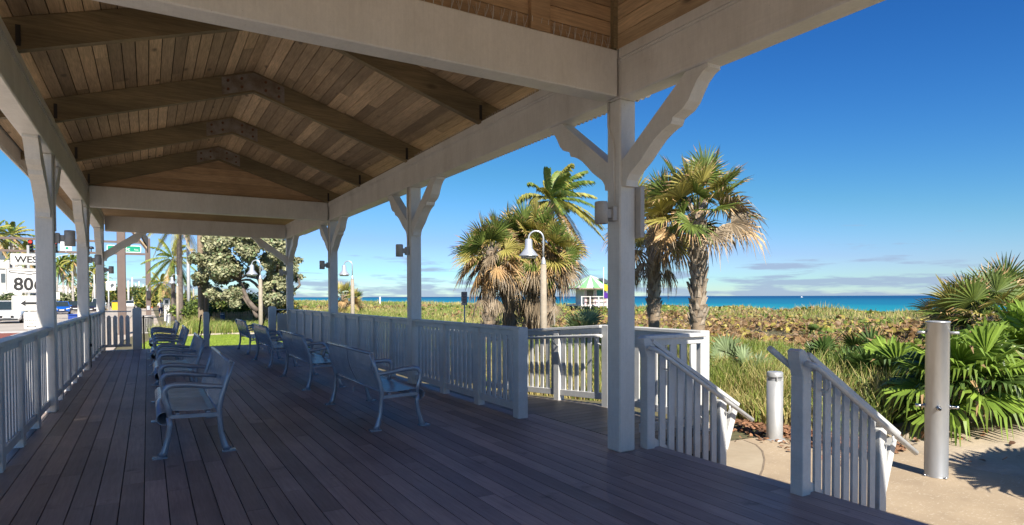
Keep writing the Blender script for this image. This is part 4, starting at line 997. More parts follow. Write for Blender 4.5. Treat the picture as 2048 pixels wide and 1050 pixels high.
# ------------------------------------------------------------------ cars
def car(x, y, face, paint, label, Lc=4.5, Wc=1.82, Hc=1.5, hood=.95, suv=False, detail=True):
    g_ = gp(x, y); root = thing('road_car', (x, y, GZ + .014), label, 'car', 'cars on the road')
    hw = Wc / 2; h0 = .24
    # lower body stations: (y, z bottom, z top, half width)
    st_ = [(-.50, .36, .62, .80), (-.485, .27, .72, .90), (-.42, .24, hood * .86, .97), (-.28, .24, hood * .95, 1.), (-.15, .24, hood, 1.), (.25, .24, hood + .02, 1.), (.42, .26, hood + .02, .98), (.485, .3, hood - .03, .92), (.50, .4, hood - .15, .86)]
    vs = []; n = 10
    for yy, zb, zt, w in st_:
        w *= hw; y_ = yy * Lc; m_ = zb + (zt - zb) * .62
        vs += [(-w * .86, y_, zb), (w * .86, y_, zb), (w * .98, y_, zb + .12), (w, y_, m_), (w * .95, y_, zt - .05), (w * .82, y_, zt), (-w * .82, y_, zt), (-w * .95, y_, zt - .05), (-w, y_, m_), (-w * .98, y_, zb + .12)]
    fs = [(i * n + k, i * n + (k + 1) % n, (i + 1) * n + (k + 1) % n, (i + 1) * n + k) for i in range(len(st_) - 1) for k in range(n)] + [tuple(range(n)), tuple((len(st_) - 1) * n + k for k in range(n))]
    bd = MB().add(vs, fs, 0, True).build('body', paint, root, off=(0, 0, 0))
    r0, r1 = (-.02, .36) if suv else (.0, .24)
    b0_, b1_ = (-.20, .47) if suv else (-.19, .43)
    W1, W2 = hw * .90, hw * .74
    gl = [(-W1, b0_ * Lc, hood - .02), (W1, b0_ * Lc, hood - .02), (W1, b1_ * Lc, hood - .02), (-W1, b1_ * Lc, hood - .02), (-W2, r0 * Lc - .1, Hc - .05), (W2, r0 * Lc - .1, Hc - .05), (W2, r1 * Lc + .05, Hc - .05), (-W2, r1 * Lc + .05, Hc - .05)]
    MB().add(gl, [(0, 1, 5, 4), (1, 2, 6, 5), (2, 3, 7, 6), (3, 0, 4, 7), (4, 5, 6, 7)]).build('window', MAT['glass'], root, off=(0, 0, 0))
    rf = MB(); rf.add([(-W2 - .01, r0 * Lc - .12, Hc - .055), (W2 + .01, r0 * Lc - .12, Hc - .055), (W2 + .01, r1 * Lc + .08, Hc - .055), (-W2 - .01, r1 * Lc + .08, Hc - .055), (-W2 * .9, r0 * Lc + .05, Hc), (W2 * .9, r0 * Lc + .05, Hc), (W2 * .9, r1 * Lc - .1, Hc), (-W2 * .9, r1 * Lc - .1, Hc)], [(0, 1, 5, 4), (1, 2, 6, 5), (2, 3, 7, 6), (3, 0, 4, 7), (4, 5, 6, 7), (3, 2, 1, 0)])
    for sx in (-1, 1):
        for a, b_ in ((0, 4), (3, 7)):
            p = Vector(gl[a if sx < 0 else (1 if a == 0 else 2)]); q_ = Vector(gl[b_ if sx < 0 else (5 if b_ == 4 else 6)]); rf.bar(p, q_, .07, .06, up=(1, 0, 0))
        pm = (gl[0 if sx < 0 else 1][0] * 1.005, (b0_ + .30) * Lc, hood - .02); qm = (sx * W2 * 1.005, (b0_ + .30) * Lc + .05, Hc - .06); rf.bar(pm, qm, .09, .03, up=(1, 0, 0))
    rf.build('roof', paint, root, off=(0, 0, 0))
    rw = .36 if suv else .32
    for sx in (-1, 1):
        for yy in (-.305, .30):
            c_ = (sx * (hw - .11), yy * Lc, rw)
            ty = MB().tube([(c_[0] - .11, c_[1], rw), (c_[0] - .09, c_[1], rw), (c_[0] + .09, c_[1], rw), (c_[0] + .115, c_[1], rw)], [rw * .93, rw, rw, rw * .93], 18).build('wheel', MAT['tyre'], root, off=(0, 0, 0))
            MB().tube([(c_[0] + sx * .112, c_[1], rw), (c_[0] + sx * .125, c_[1], rw)], rw * .62, 14).build('rim', MAT['rim'], ty, off=(0, 0, 0))
        MB().prism([(sx * hw * .50, -.497 * Lc, .62), (sx * hw * .88, -.478 * Lc, .64), (sx * hw * .90, -.468 * Lc, .76), (sx * hw * .52, -.488 * Lc, .74)], (0, -.035, 0)).build('headlight', MAT['hl'], root, off=(0, 0, 0))
        MB().prism([(sx * hw * .58, .497 * Lc, .62), (sx * hw * .86, .487 * Lc, .62), (sx * hw * .86, .487 * Lc, .80), (sx * hw * .58, .492 * Lc, .80)], (0, .04, 0)).build('tail_light', MAT['signred'], root, off=(0, 0, 0))
        MB().cbox(sx * (hw + .07), -.17 * Lc, hood + .0, .16, .10, .13).build('mirror', paint, root, off=(0, 0, 0))
    gr = MB(); gr.box(-hw * .46, hw * .46, -.507 * Lc, -.49 * Lc, .46, .66); gr.build('grille', MAT['black'], root, off=(0, 0, 0))
    MB().box(-hw * .72, hw * .72, -.512 * Lc, -.49 * Lc, .27, .40).build('bumper', MAT['black'] if suv else paint, root, off=(0, 0, 0))
    MB().box(-.26, .26, -.517 * Lc, -.508 * Lc, .48, .59).build('number_plate', MAT['signwhite'], root, off=(0, 0, 0))
    root.rotation_euler = (0, 0, face)
def paintm(name, c): 
    m = M(name, c, tuple(x * .95 for x in c), rough=.28, fine=.02); m.node_tree.nodes['Principled BSDF'].inputs['Coat Weight'].default_value = .6; return m
Pw = paintm('white_car_paint', (.78, .78, .76)); Pb = paintm('blue_car_paint', (.008, .10, .46)); Pk = paintm('black_car_paint', (.025, .02, .025)); Ps = paintm('silver_car_paint', (.42, .44, .46)); Pr = paintm('dark_red_paint', (.13, .03, .03))
def lane(px, d): v = at(px, 600, d); return v.x, v.y
x, y = lane(18, 52); car(x, y, .08, Pw, 'white sport utility car waiting at the red paved crossing', 4.8, 1.95, 1.85, 1.12, True)
x, y = lane(123, 80); car(x, y, .10, Pb, 'bright blue car behind the nearest street side post', 4.3, 1.82, 1.62, 1.02, True)
x, y = lane(151, 91); car(x, y, .05, Pk, 'dark maroon car close behind the blue one', 4.6, 1.85, 1.6, 1.0, True)
x, y = lane(186, 84); car(x - .2, y, .0, Pk, 'black car between the second and third street side posts', 4.6, 1.85, 1.5, .98, False)
x, y = lane(197, 100); car(x, y, .0, Pw, 'white van like car beside the third street side post', 4.9, 1.95, 2.0, 1.15, True)
x, y = lane(233, 128); car(x, y, .05, Ps, 'silver car left of the thick brown column', 4.5, 1.85, 1.45, .95)
x, y = lane(259, 125); car(x, y, math.pi, Pw, 'white car seen from behind just right of the thick brown column', 4.5, 1.85, 1.5, .95)
x, y = lane(270, 150); car(x, y, .0, Pk, 'small looking black car between the two brown columns', 4.5, 1.85, 1.45, .95)
x, y = lane(287, 118); car(x, y, math.pi, Pw, 'white hatchback driving away beside the brown signal pole', 4.5, 1.85, 1.62, 1.0, True)
x, y = lane(305, 175); car(x, y, math.pi, Pk, 'dark car parked far down the road right of the signal pole', 4.5, 1.85, 1.5, .95)
x, y = lane(311, 190); car(x, y, math.pi, Pb, 'blue car far down the road right of the signal pole', 4.5, 1.85, 1.6, .95, True)
# orange road cones
co = M('cone_orange', (.75, .16, .02), fine=.03)
def cone(px, d):
    v = at(px, 600, d); root = thing('traffic_cone', (v.x, v.y, GZ + .07), 'orange traffic cone on the walk far down the road', 'traffic cone', 'orange cones far down the road')
    MB().lathe([(.20, .04), (.05, .9), (0, .9)], 12).build('cone_body', co, root, off=(0, 0, 0)); MB().box(-.26, .26, -.26, .26, 0, .04).build('foot', MAT['black'], root, off=(0, 0, 0)); MB().lathe([(.155, .34), (.116, .56)], 12).build('band', MAT['signwhite'], root, off=(0, 0, 0))
for px, d in ((304, 120), (307.5, 135), (311, 150)): cone(px, d)
v = at(315, 594, 150); root = thing('warning_sign', gp(v.x, v.y), 'yellow diamond warning sign far down the sidewalk', 'road sign')
MB().tube([(v.x, v.y, root.location.z), (v.x, v.y, v.z + .3)], .05, 6).build('pole', MAT['post_grey'], root); MB().prism([(v.x, v.y - .06, v.z - .75), (v.x + .75, v.y - .06, v.z), (v.x, v.y - .06, v.z + .75), (v.x - .75, v.y - .06, v.z)], (0, .03, 0)).build('sign_plate', my, root)

# ------------------------------------------------------------------ buildings across the street
def building(x0, x1, y0, y1, hgt_, label, rows, cols, parapet=.5, band=None):
    root = thing('building', ((x0 + x1) / 2, y0, GZ), label, 'building')
    MB().box(x0, x1, y0, y1, GZ, hgt_).build('wall', MAT['plaster'], root)
    MB().box(x0 - .25, x1 + .25, y0 - .25, y1 + .25, hgt_ + .003, hgt_ + parapet).build('roof', MAT['plaster'], root)
    fh = (hgt_ - GZ) / rows; cw = (x1 - x0) / cols
    for r in range(rows):
        for c_ in range(cols):
            xa = x0 + cw * (c_ + .25); za = GZ + fh * (r + .32)
            w_ = MB().box(xa, xa + cw * .5, y0 - .03, y0 - .004, za, za + fh * .45).build('window', MAT['shade'], root)
            MB().box(xa - .08, xa + cw * .5 + .08, y0 - .12, y0 - .004, za - .12, za - .006).build('sill', MAT['plaster'], w_)
    cd_ = (y1 - y0) / 4
    for r in range(rows):
        for c_ in range(4):
            ya = y0 + cd_ * (c_ + .25); za = GZ + fh * (r + .32)
            MB().box(x1 + .004, x1 + .03, ya, ya + cd_ * .5, za, za + fh * .45).build('window', MAT['shade'], root)
building(-42, -19.6, 138, 158, 10.6, 'tall white building behind the palms at the left edge', 3, 6)
building(-36, -17.6, 128, 137, 6.2, 'lower white wing in front of the tall white building', 2, 5)
building(-34, -15.2, 236, 260, 4.6, 'low white building behind the street palms, between the first posts', 1, 6, .7)
building(-26, -13.6, 300, 330, 5.4, 'low pale shop building far along the street', 1, 5, .6)

# ------------------------------------------------------------------ beach hut, flags, beach posts, boat
hb = at(1181, 597, 58); hz = .35
root = thing('lifeguard_hut', (hb.x, hb.y, hz), 'white lifeguard hut with a green and white striped pyramid roof', 'lifeguard hut')
ro = Matrix.Translation((hb.x, hb.y, 0)) @ Matrix.Rotation(R(-12), 4, 'Z')
MAT['mint'] = M('mint_green', (.22, .62, .22), (.19, .55, .20), fine=.03); MAT['pink'] = M('pale_pink', (.72, .50, .52), fine=.03)
def hut(name, mb, mat, parent=root, **k): mb.xform(ro); return mb.build(name, mat, parent, **k)
hut('deck', MB().box(-1.75, 1.75, -1.75, 1.75, .55, .68), MAT['plaster'])
hut('wall', MB().box(-1.05, 1.05, -1.0, 1.05, .68, 2.15), MAT['plaster'])
for x in (-1.0, .0, 1.02): hut('corner_board', MB().box(x - .09, x + .09, -1.06, -1.004, .69, 2.14), MAT['pink'])
hut('window', MB().box(.18, .86, -1.03, -1.004, 1.35, 2.0), M('teal_glass', (.04, .22, .20), rough=.15, fine=0)); hut('door', MB().box(-.85, -.2, -1.03, -1.004, .7, 2.0), MAT['bark'])
rm_ = MB(); ap_ = (0, 0, 3.42); e = 2.1; zE = 2.22; N8 = 6
for side in range(4):
    rot = Matrix.Rotation(side * math.pi / 2, 4, 'Z')
    for i in range(N8):
        a = rot @ Vector((-e + 2 * e * i / N8, -e, zE)); b_ = rot @ Vector((-e + 2 * e * (i + 1) / N8, -e, zE)); rm_.add([a, b_, ap_], [(0, 1, 2)], i % 2)
rm_.add([(-e, -e, zE - .005), (e, -e, zE - .005), (e, e, zE - .005), (-e, e, zE - .005)], [(3, 2, 1, 0)], 0)
rfh = hut('roof', rm_, [MAT['mint'], MAT['signwhite']])
hut('eave_board', MB().box(-e, e, -e - .03, -e + .02, zE - .13, zE - .006).box(e - .02, e + .03, -e, e, zE - .13, zE - .006).box(-e - .03, -e + .02, -e, e, zE - .13, zE - .006), MAT['boot'])
for k in range(2):
    pn = MB(); t0, t1 = .30, .74; xa = .42 + k * .42
    def rp(x, t): return (x, -e * t - .08, 3.42 - (3.42 - zE) * t + .07)
    pn.prism([rp(xa * .62 + .12, t0 + .06), rp(xa * .62 + .44, t0 + .06), rp(xa + .62, t1), rp(xa + .25, t1)], (0, -.03, .05)); hut('solar_panel', pn, MAT['shade'])
for x in (-1.7, -.85, 0, .85, 1.7):
    hut('rail_post', MB().box(x - .05, x + .05, -1.72, -1.62, .35, 1.45), MAT['signwhite'])
hut('top_rail', MB().box(-1.72, 1.72, -1.71, -1.64, 1.38, 1.45), MAT['plaster'])
for x in (-1.4, 1.4):
    for y in (-1.4, 1.4): hut('stilt', MB().box(x - .09, x + .09, y - .09, y + .09, -1.2, .549), MAT['boot'])
hut('ramp', MB().prism([(1.75, -1.5, .6), (3.6, -1.5, -.4), (3.6, -1.5, -.3), (1.75, -1.5, 1.5)], (0, .06, 0)), MAT['signwhite'])
fv = at(1207, 597, 54); root = thing('flagpole', (fv.x, fv.y, .2), 'white flagpole with yellow and purple flags beside the lifeguard hut', 'flagpole')
MB().tube([(fv.x, fv.y, -.2), (fv.x, fv.y, 3.9)], .035, 8).build('pole', MAT['signwhite'], root)
def flag(z, h, w, mat, nm):
    vs = []; fs = []
    for i in range(9):
        t = i / 8; x = fv.x + .04 + w * t * .9; y = fv.y - .2 * t + .07 * math.sin(t * 7); d_ = -.25 * t
        vs += [(x, y, z + d_), (x, y, z + h * (1 - .1 * t) + d_)]
    for i in range(8): fs.append((2 * i, 2 * i + 2, 2 * i + 3, 2 * i + 1))
    MB().add(vs, fs, 0, True).build('flag', mat, root)
flag(2.0, .55, .8, my, 'y'); flag(1.35, .5, .8, M('purple_cloth', (.10, .02, .30), rough=.8), 'p')
MB().lathe([(0, .09), (.05, .06), (.05, 0), (0, -.02)], 10, (fv.x, fv.y, 3.9)).build('finial', MAT['signwhite'], root)
v = at(760, 596, 110); tag(MB().tube([(v.x, v.y, -1.5), (v.x, v.y, .25), (v.x, v.y, v.z + .1)], [.16, .14, .14], 10).lathe([(.16, 0), (.16, .1), (0, .12)], 10, (v.x, v.y, v.z + .1)).build('beach_post', MAT['signwhite'], off=(v.x, v.y, 0)), 'white post on the dune left of the second ocean side post', 'post')
v = at(1604, 592, 2500); root = thing('motor_boat', (v.x, v.y, -5.2), 'tiny white motor boat near the horizon', 'boat')
MB().prism([(-5, 0, 0), (4, 0, 0), (6.5, 0, 2), (-5, 0, 2)], (0, 3, 0)).build('hull', MAT['signwhite'], root, off=(0, 0, 0)); MB().prism([(-3, .5, 2), (2, .5, 2), (1, .5, 4), (-3, .5, 4)], (0, 2, 0)).build('cabin', MAT['signwhite'], root, off=(0, 0, 0))
# ------------------------------------------------------------------ plants
def ribbon(mb, pts, ws, nrm, m):
    'a folded leaf strip: points along it, half widths, side direction'
    vs = []
    for p, w_ in zip(pts, ws): vs += [p - nrm * w_, p + nrm * w_]
    mb.add(vs, [(2 * i, 2 * i + 1, 2 * i + 3, 2 * i + 2) for i in range(len(pts) - 1)], m)
def fan_leaf(mb, base, az, el, pet, size, nseg=30, span=2.2, droop=.35, m=0, mtip=None, fold=.35, wid=1., ragged=.15, tipfrac=.7, curl=.5, mpet=None, rollk=1.):
    'costapalmate fan: petiole from base, blade of many narrow segments whose tips droop'
    d = Vector((math.cos(az) * math.cos(el), math.sin(az) * math.cos(el), math.sin(el)))
    side = Vector((-math.sin(az), math.cos(az), 0)); roll = random.uniform(-.35, .35) * rollk
    upv = side.cross(d) * -1
    if upv.z < 0: upv = -upv
    # petiole bows downward with its length
    hub = base + d * pet - Vector((0, 0, 1)) * pet * .18 * math.cos(el)
    mid = base + d * pet * .5 + Vector((0, 0, 1)) * pet * .02
    ribbon(mb, [base, mid, hub], [.018, .014, .012], side, m if mpet is None else mpet)
    d2 = (hub - mid).normalized(); up2 = side.cross(d2)
    if up2.z < 0 and el > -.6: up2 = -up2
    side2 = Quaternion(d2, roll) @ side; up2 = Quaternion(d2, roll) @ up2
    G = Vector((0, 0, -1))
    for i in range(nseg):
        t = (i + .5) / nseg * 2 - 1; a = t * span + random.uniform(-.03, .03)
        L = size * (1 - .28 * abs(t) ** 2) * random.uniform(1 - ragged, 1)
        fd = (d2 * math.cos(a) + side2 * math.sin(a)); fd = (fd + up2 * (fold * abs(math.sin(a * .5)) + .05)).normalized()
        sd = fd.cross(up2).normalized()
        sd = (sd + up2 * (.8 if i % 2 else -.8) * .6).normalized()
        dr = droop * random.uniform(.6, 1.4)
        p0 = hub; p1 = hub + fd * L * .38 + G * L * .03 * dr; p2 = hub + fd * L * .70 + G * L * .20 * dr; p3 = hub + fd * L * (1 - .25 * dr * curl) + G * L * .62 * dr
        w_ = size * wid * .036
        ribbon(mb, [p0, p1, p2], [w_ * .25, w_, w_ * .75], sd, m)
        ribbon(mb, [p2, p3], [w_ * .75, w_ * .06], sd, mtip if (mtip is not None and random.random() < tipfrac) else m)
def trunk_tube(mb, pts, r, n=14, ring=.0, m=0):
    P = [Vector(p) for p in pts]; out = []; rr = []
    N = 22
    for i in range(N + 1):
        t = i / N * (len(P) - 1); k = min(int(t), len(P) - 2); f = t - k; q = P[k].lerp(P[k + 1], f)
        out.append(q); rr.append((r[k] * (1 - f) + r[k + 1] * f) * (1 + ring * math.sin(i * 2.4) + random.uniform(-ring, ring)))
    mb.tube(out, rr, n, m)
    return out, rr
def boots(mb, line, rad, z0, z1, n, size=.2, out=.5):
    for i in range(n):
        f = i / n; z = z0 + (z1 - z0) * f; a = i * 2.4 + random.uniform(-.2, .2)
        k = min(range(len(line)), key=lambda j: abs(line[j].z - z)); c_ = line[k].copy(); c_.z = z; r = rad[k] * .92
        d = Vector((math.cos(a), math.sin(a), 0)); s_ = Vector((-d.y, d.x, 0)); L = size * random.uniform(.7, 1.3); o = out * random.uniform(.6, 1.3)
        b_ = c_ + d * r; w_ = size * .42
        tip = b_ + d * L * o + Vector((0, 0, L)); midp = b_ + d * L * o * .38 + Vector((0, 0, L * .5))
        for sg in (1, -1):
            tp = tip + s_ * sg * w_ * .42 + Vector((0, 0, L * .15)) + d * .02
            mb.add([b_ + s_ * sg * w_ * .9 - Vector((0, 0, .02)), b_ + d * .03, midp + d * .03, midp + s_ * sg * w_ * .55, tp, tip - Vector((0, 0, L * .25)),
                    b_ + s_ * sg * w_ * .9 - d * .03, midp + s_ * sg * w_ * .5 - d * .035, tp - d * .03], [(0, 1, 2, 3), (3, 2, 5, 4), (0, 3, 7, 6), (3, 4, 8, 7)], 0)
def cabbage_palm(base, height, r, label, nleaf=34, size=.80, pet=.75, lean=(0, 0), skirt=10, dead=.35, bootz=(.35, 1.), nb=70, group='cabbage palms', lo=-.75, hang=0., dry=0., tipm=2):
    base = Vector(base); root = thing('cabbage_palm', tuple(base), label, 'palm tree', group)
    top = Vector((lean[0], lean[1], height)); mid = Vector((lean[0] * .35, lean[1] * .35, height * .55))
    tb = MB(); line, rad = trunk_tube(tb, [Vector((0, 0, -.2)), mid, top], [r * 1.05, r, r * .95], ring=.02)
    tb.build('trunk', MAT['trunk'], root, off=(0, 0, 0))
    bb = MB(); boots(bb, line, rad, height * bootz[0], height * bootz[1] - .05, nb, size=.20, out=.32); bb.build('old_leaf_bases', MAT['boot'], root, off=(0, 0, 0))
    cr = MB()
    for i in range(nleaf):
        f = i / max(nleaf - 1, 1); el = 1.35 - (1.35 - lo) * f ** .85 + random.uniform(-.26, .26); az = i * 2.39996 + random.uniform(-.25, .25)
        c0 = top + Vector((math.cos(az), math.sin(az), 0)) * r * .5 + Vector((0, 0, -.05 - .28 * f))
        isd = (f > 1 - dead and random.random() < .85) or random.random() < dry
        m = random.choice((2, 2, 3)) if isd else (1 if random.random() < .30 + .35 * f + dry else 0)
        fan_leaf(cr, c0, az, el, pet * random.uniform(.8, 1.15), size * random.uniform(.85, 1.1), nseg=40, droop=(.10 + .5 * f) * (1.4 if isd else 1), m=m, mtip=tipm if m < 2 else 3, tipfrac=.35 + .4 * f, wid=.66, ragged=.25, rollk=2.9)
    for i in range(skirt):
        az = i * 2.39996; fan_leaf(cr, top + Vector((math.cos(az), math.sin(az), 0)) * r + Vector((0, 0, -.35 - random.random() * (.35 + hang))), az, random.uniform(-1.35, -.95), pet * .8, size * random.uniform(.75, 1.), nseg=random.randint(14, 26), droop=random.uniform(.6, 1.3), m=random.choice((2, 3, 3, 3)), mtip=3, fold=random.uniform(-.2, .3), wid=random.uniform(.45, .75), span=random.uniform(.7, 1.6), curl=1.3, ragged=.4)
    cr.build('crown', [MAT['palm_g'], MAT['palm_y'], MAT['palm_d'], MAT['palm_s']], root, off=(0, 0, 0))
    return root
def gz(v, dz=0): return (v.x, v.y, float(hgt(v.x, v.y)) + dz)
v = at(1396, 600, 12.6); cabbage_palm(gz(v), 3.68 - gz(v)[2] - .45, .138, 'tall cabbage palm with a full fan crown, right of the nearest post', nleaf=42, size=.74, pet=.72, skirt=0, dead=.26, nb=80, bootz=(.36, 1.02), lo=-.15)
v = at(1308, 600, 15.0); cabbage_palm(gz(v), 3.80 - gz(v)[2] - .40, .125, 'cabbage palm with a brown hanging crown, partly behind the nearest post', nleaf=30, size=.80, pet=.70, skirt=7, dead=.48, nb=70, bootz=(.30, 1.), lo=-.75, hang=.1)
# the shaggy clump
for (px, d, h, r, ln, nl, sz, sk, hg, lab) in (
    (975, 17.0, 3.25, .14, (.10, .0), 34, .70, 14, .7, 'leaning cabbage palm with a pale trunk at the left of the shaggy clump'),
    (1020, 20.0, 3.75, .18, (-.1, .2), 40, .82, 46, 2.0, 'shaggy cabbage palm with a long skirt of dead leaves behind the bell lamp'),
    (1064, 19.0, 3.75, .18, (.0, .0), 46, .88, 46, 1.9, 'tallest and shaggiest cabbage palm in the middle of the clump'),
    (1094, 18.6, 3.30, .20, (.05, 0.), 46, .76, 14, .6, 'cabbage palm with orange tinged leaves at the right of the shaggy clump')):
    v = at(px, 600, d); cabbage_palm(gz(v), h - gz(v)[2] - .45, r, lab, nleaf=nl, size=sz, pet=.55, lean=ln, skirt=int(sk * .5), dead=.34, nb=50, bootz=(.3, 1.), lo=-1.0, hang=hg, dry=.10)
v = at(688, 600, 44); cabbage_palm(gz(v), 1.9 - gz(v)[2] - .3, .2, 'small distant cabbage palm beside the second bell lamp', nleaf=26, size=.8, pet=.6, skirt=26, dead=.5, nb=20, lo=-1., hang=.9)
v = at(705, 600, 47); cabbage_palm(gz(v), 1.6 - gz(v)[2] - .3, .18, 'second small distant cabbage palm just behind the bell lamp post', nleaf=24, size=.75, pet=.5, skirt=20, dead=.5, nb=16, lo=-1., hang=.7)
# palms at the right edge
for (px, d, h, nl, sz, lab) in ((1966, 15.5, 1.30, 44, .90, 'low cabbage palm with yellowed fans above the shower, at the right edge'), (2036, 16.5, 1.50, 36, .95, 'low cabbage palm touching the right edge of the view'), (1925, 19, 1.25, 26, .80, 'smaller low cabbage palm left of the two at the right edge')):
    v = at(px, 600, d); cabbage_palm(gz(v), h - gz(v)[2] - .4, .2, lab, nleaf=nl, size=sz, pet=.75, skirt=30, dead=.4, nb=20, lo=-1.05, hang=.8)

def fan_palm(base, height, label, nleaf, size, pet, mats, wid=1.0, els=(1.3, .02), nseg=42, droop=.58, az0=0, r=.14):
    base = Vector(base); root = thing('fan_palm', tuple(base), label, 'fan palm', 'broad leaved fan palms')
    tb = MB(); line, rad = trunk_tube(tb, [Vector((0, 0, -.15)), Vector((0, 0, height * .5)), Vector((0, 0, height))], [r * 1.1, r, r * .9]); tb.build('trunk', MAT['trunk'], root, off=(0, 0, 0))
    bb = MB(); boots(bb, line, rad, .02, height - .03, 26, size=.22, out=.75); bb.build('old_leaf_bases', MAT['boot'], root, off=(0, 0, 0))
    cr = MB()
    for i in range(nleaf):
        f = i / max(nleaf - 1, 1); el = els[0] + (els[1] - els[0]) * f + random.uniform(-.12, .12); az = az0 + i * 2.39996 + random.uniform(-.25, .25)
        fan_leaf(cr, Vector((math.cos(az) * r * .4, math.sin(az) * r * .4, height - .05 - .15 * f)), az, el, pet * random.uniform(.85, 1.15), size * random.uniform(.9, 1.1), nseg=nseg, span=2.35, droop=droop * (.7 + .6 * f), m=0 if random.random() < .75 else 1, mtip=2, tipfrac=.06, fold=.5, wid=wid, curl=.9, ragged=.08)
    cr.build('crown', mats, root, off=(0, 0, 0)); return root
v = at(1935, 800, 9.0)
fan_palm((v.x, v.y, GZ + .12), .72, 'broad fan palm with bright green leaves on a short trunk, behind the shower', 26, .74, .52, [MAT['fan_g'], MAT['fan_d'], MAT['palm_d']], r=.15)
v = at(2080, 800, 9.6); fan_palm((v.x, v.y, GZ + .2), .80, 'broad fan palm cut by the right edge, beside the bright one', 24, .80, .65, [MAT['fan_g'], MAT['fan_d'], MAT['palm_d']], az0=1.)
v = at(1775, 760, 11.0); fan_palm((v.x, v.y, float(hgt(v.x, v.y)) - .22), .30, 'low dark fan palm left of the shower', 24, .72, .66, [MAT['fan_d'], MAT['fan_g'], MAT['palm_d']], az0=2., els=(1.25, -.15))
v = at(1700, 760, 12.0); fan_palm((v.x, v.y, float(hgt(v.x, v.y)) - .3), .22, 'low dark fan palm above the nearer stair railing', 20, .62, .56, [MAT['fan_d'], MAT['fan_g'], MAT['palm_d']], az0=.7)
v = at(1990, 760, 11.8); fan_palm((v.x, v.y, float(hgt(v.x, v.y)) - .3), .40, 'dark fan palm in the shade behind the bright one', 22, .70, .6, [MAT['fan_d'], MAT['fan_g'], MAT['palm_d']], az0=.3)
v = at(1850, 760, 10.4); fan_palm((v.x, v.y, float(hgt(v.x, v.y)) - .4), .25, 'low fan palm directly behind the shower', 20, .62, .5, [MAT['fan_g'], MAT['fan_d'], MAT['palm_d']], az0=1.3, els=(1.2, -.1))
fan_palm((8.3, .5, GZ + .1), 1.35, 'fan palm just outside the right edge throwing shade on the sand', 20, .85, .8, [MAT['fan_g'], MAT['fan_d'], MAT['palm_d']], az0=.9)
# saw palmettos
def palmetto(px, py, d, z, n, size, label, mi='palmetto'):
    v = at(px, py, d); b_ = (v.x, v.y, float(hgt(v.x, v.y)) + z); root = thing('saw_palmetto', b_, label, 'palmetto', 'saw palmettos in the dune')
    st_ = MB(); trunk_tube(st_, [Vector((0, 0, -.3)), Vector((.03, 0, .0)), Vector((.05, .02, .1))], [.07, .07, .05], n=8); st_.build('stem', MAT['trunk'], root, off=(0, 0, 0))
    cr = MB()
    for i in range(n):
        az = i * 2.39996; fan_leaf(cr, Vector((0, 0, .05)), az, random.uniform(.35, 1.35), size * random.uniform(.8, 1.3), size * random.uniform(.8, 1.15), nseg=20, span=1.55, droop=.12, m=0, mtip=1, tipfrac=.15, wid=1.25, fold=.2, curl=.2)
    cr.build('foliage', [MAT[mi], MAT['palm_d']], root, off=(0, 0, 0))
palmetto(1455, 725, 12.6, .25, 18, .46, 'silvery saw palmetto above the tall grass right of the ramp corner')
palmetto(1502, 740, 12.0, .15, 12, .42, 'second silvery saw palmetto, lower and right of the other')
palmetto(1176, 640, 16.5, .22, 14, .62, 'saw palmetto behind the ramp railing, left of the nearest post')
palmetto(1140, 650, 15.5, .15, 10, .5, 'smaller saw palmetto left of the one behind the ramp railing')
palmetto(1640, 720, 13.0, .08, 14, .42, 'saw palmetto behind the top of the nearer stair railing', 'fan_d')
palmetto(1735, 690, 13.0, .05, 14, .45, 'saw palmetto left of the shower among sea grape', 'fan_d')
palmetto(1630, 640, 23.0, .15, 8, .36, 'small dark palmetto far out in the sea grape', 'fan_d')

# coconut palms
def frond(mb, base, az, el, L, droop, m, wind=(.25, -.1), nl=30, lw=.42, fw=1.):
    d = Vector((math.cos(az) * math.cos(el), math.sin(az) * math.cos(el), math.sin(el))); side = Vector((-math.sin(az), math.cos(az), 0)); G = Vector((0, 0, -1)); W = Vector((wind[0], wind[1], 0))
    pts = []; N = 9
    for i in range(N + 1):
        t = i / N; pts.append(base + d * L * t * (1 - .12 * t * droop) + G * L * droop * .55 * t * t + W * L * .30 * t * t)
    ribbon(mb, pts, [.03 * (1 - i / N) + .006 for i in range(N + 1)], side, m)
    for i in range(nl):
        t = .10 + .90 * i / nl; k = min(int(t * N), N - 1); f = t * N - k; p = pts[k].lerp(pts[k + 1], f); tg = (pts[k + 1] - pts[k]).normalized()
        ll = lw * L * .45 * (math.sin(math.pi * (t * .86 + .09)) ** .6) * random.uniform(.85, 1.1)
        for sg in (-1, 1):
            dv = (side * sg * .75 + tg * .75 + Vector((0, 0, .12))).normalized()
            q1 = p + dv * ll * .5 + G * ll * .10 + W * ll * .2; q2 = p + dv * ll * .85 + G * ll * (.42 + .3 * random.random()) + W * ll * .55
            ribbon(mb, [p, q1, q2], [.012 * fw, .024 * fw, .003], (tg + Vector((0, 0, .25))).normalized(), m if random.random() < .8 else 1)
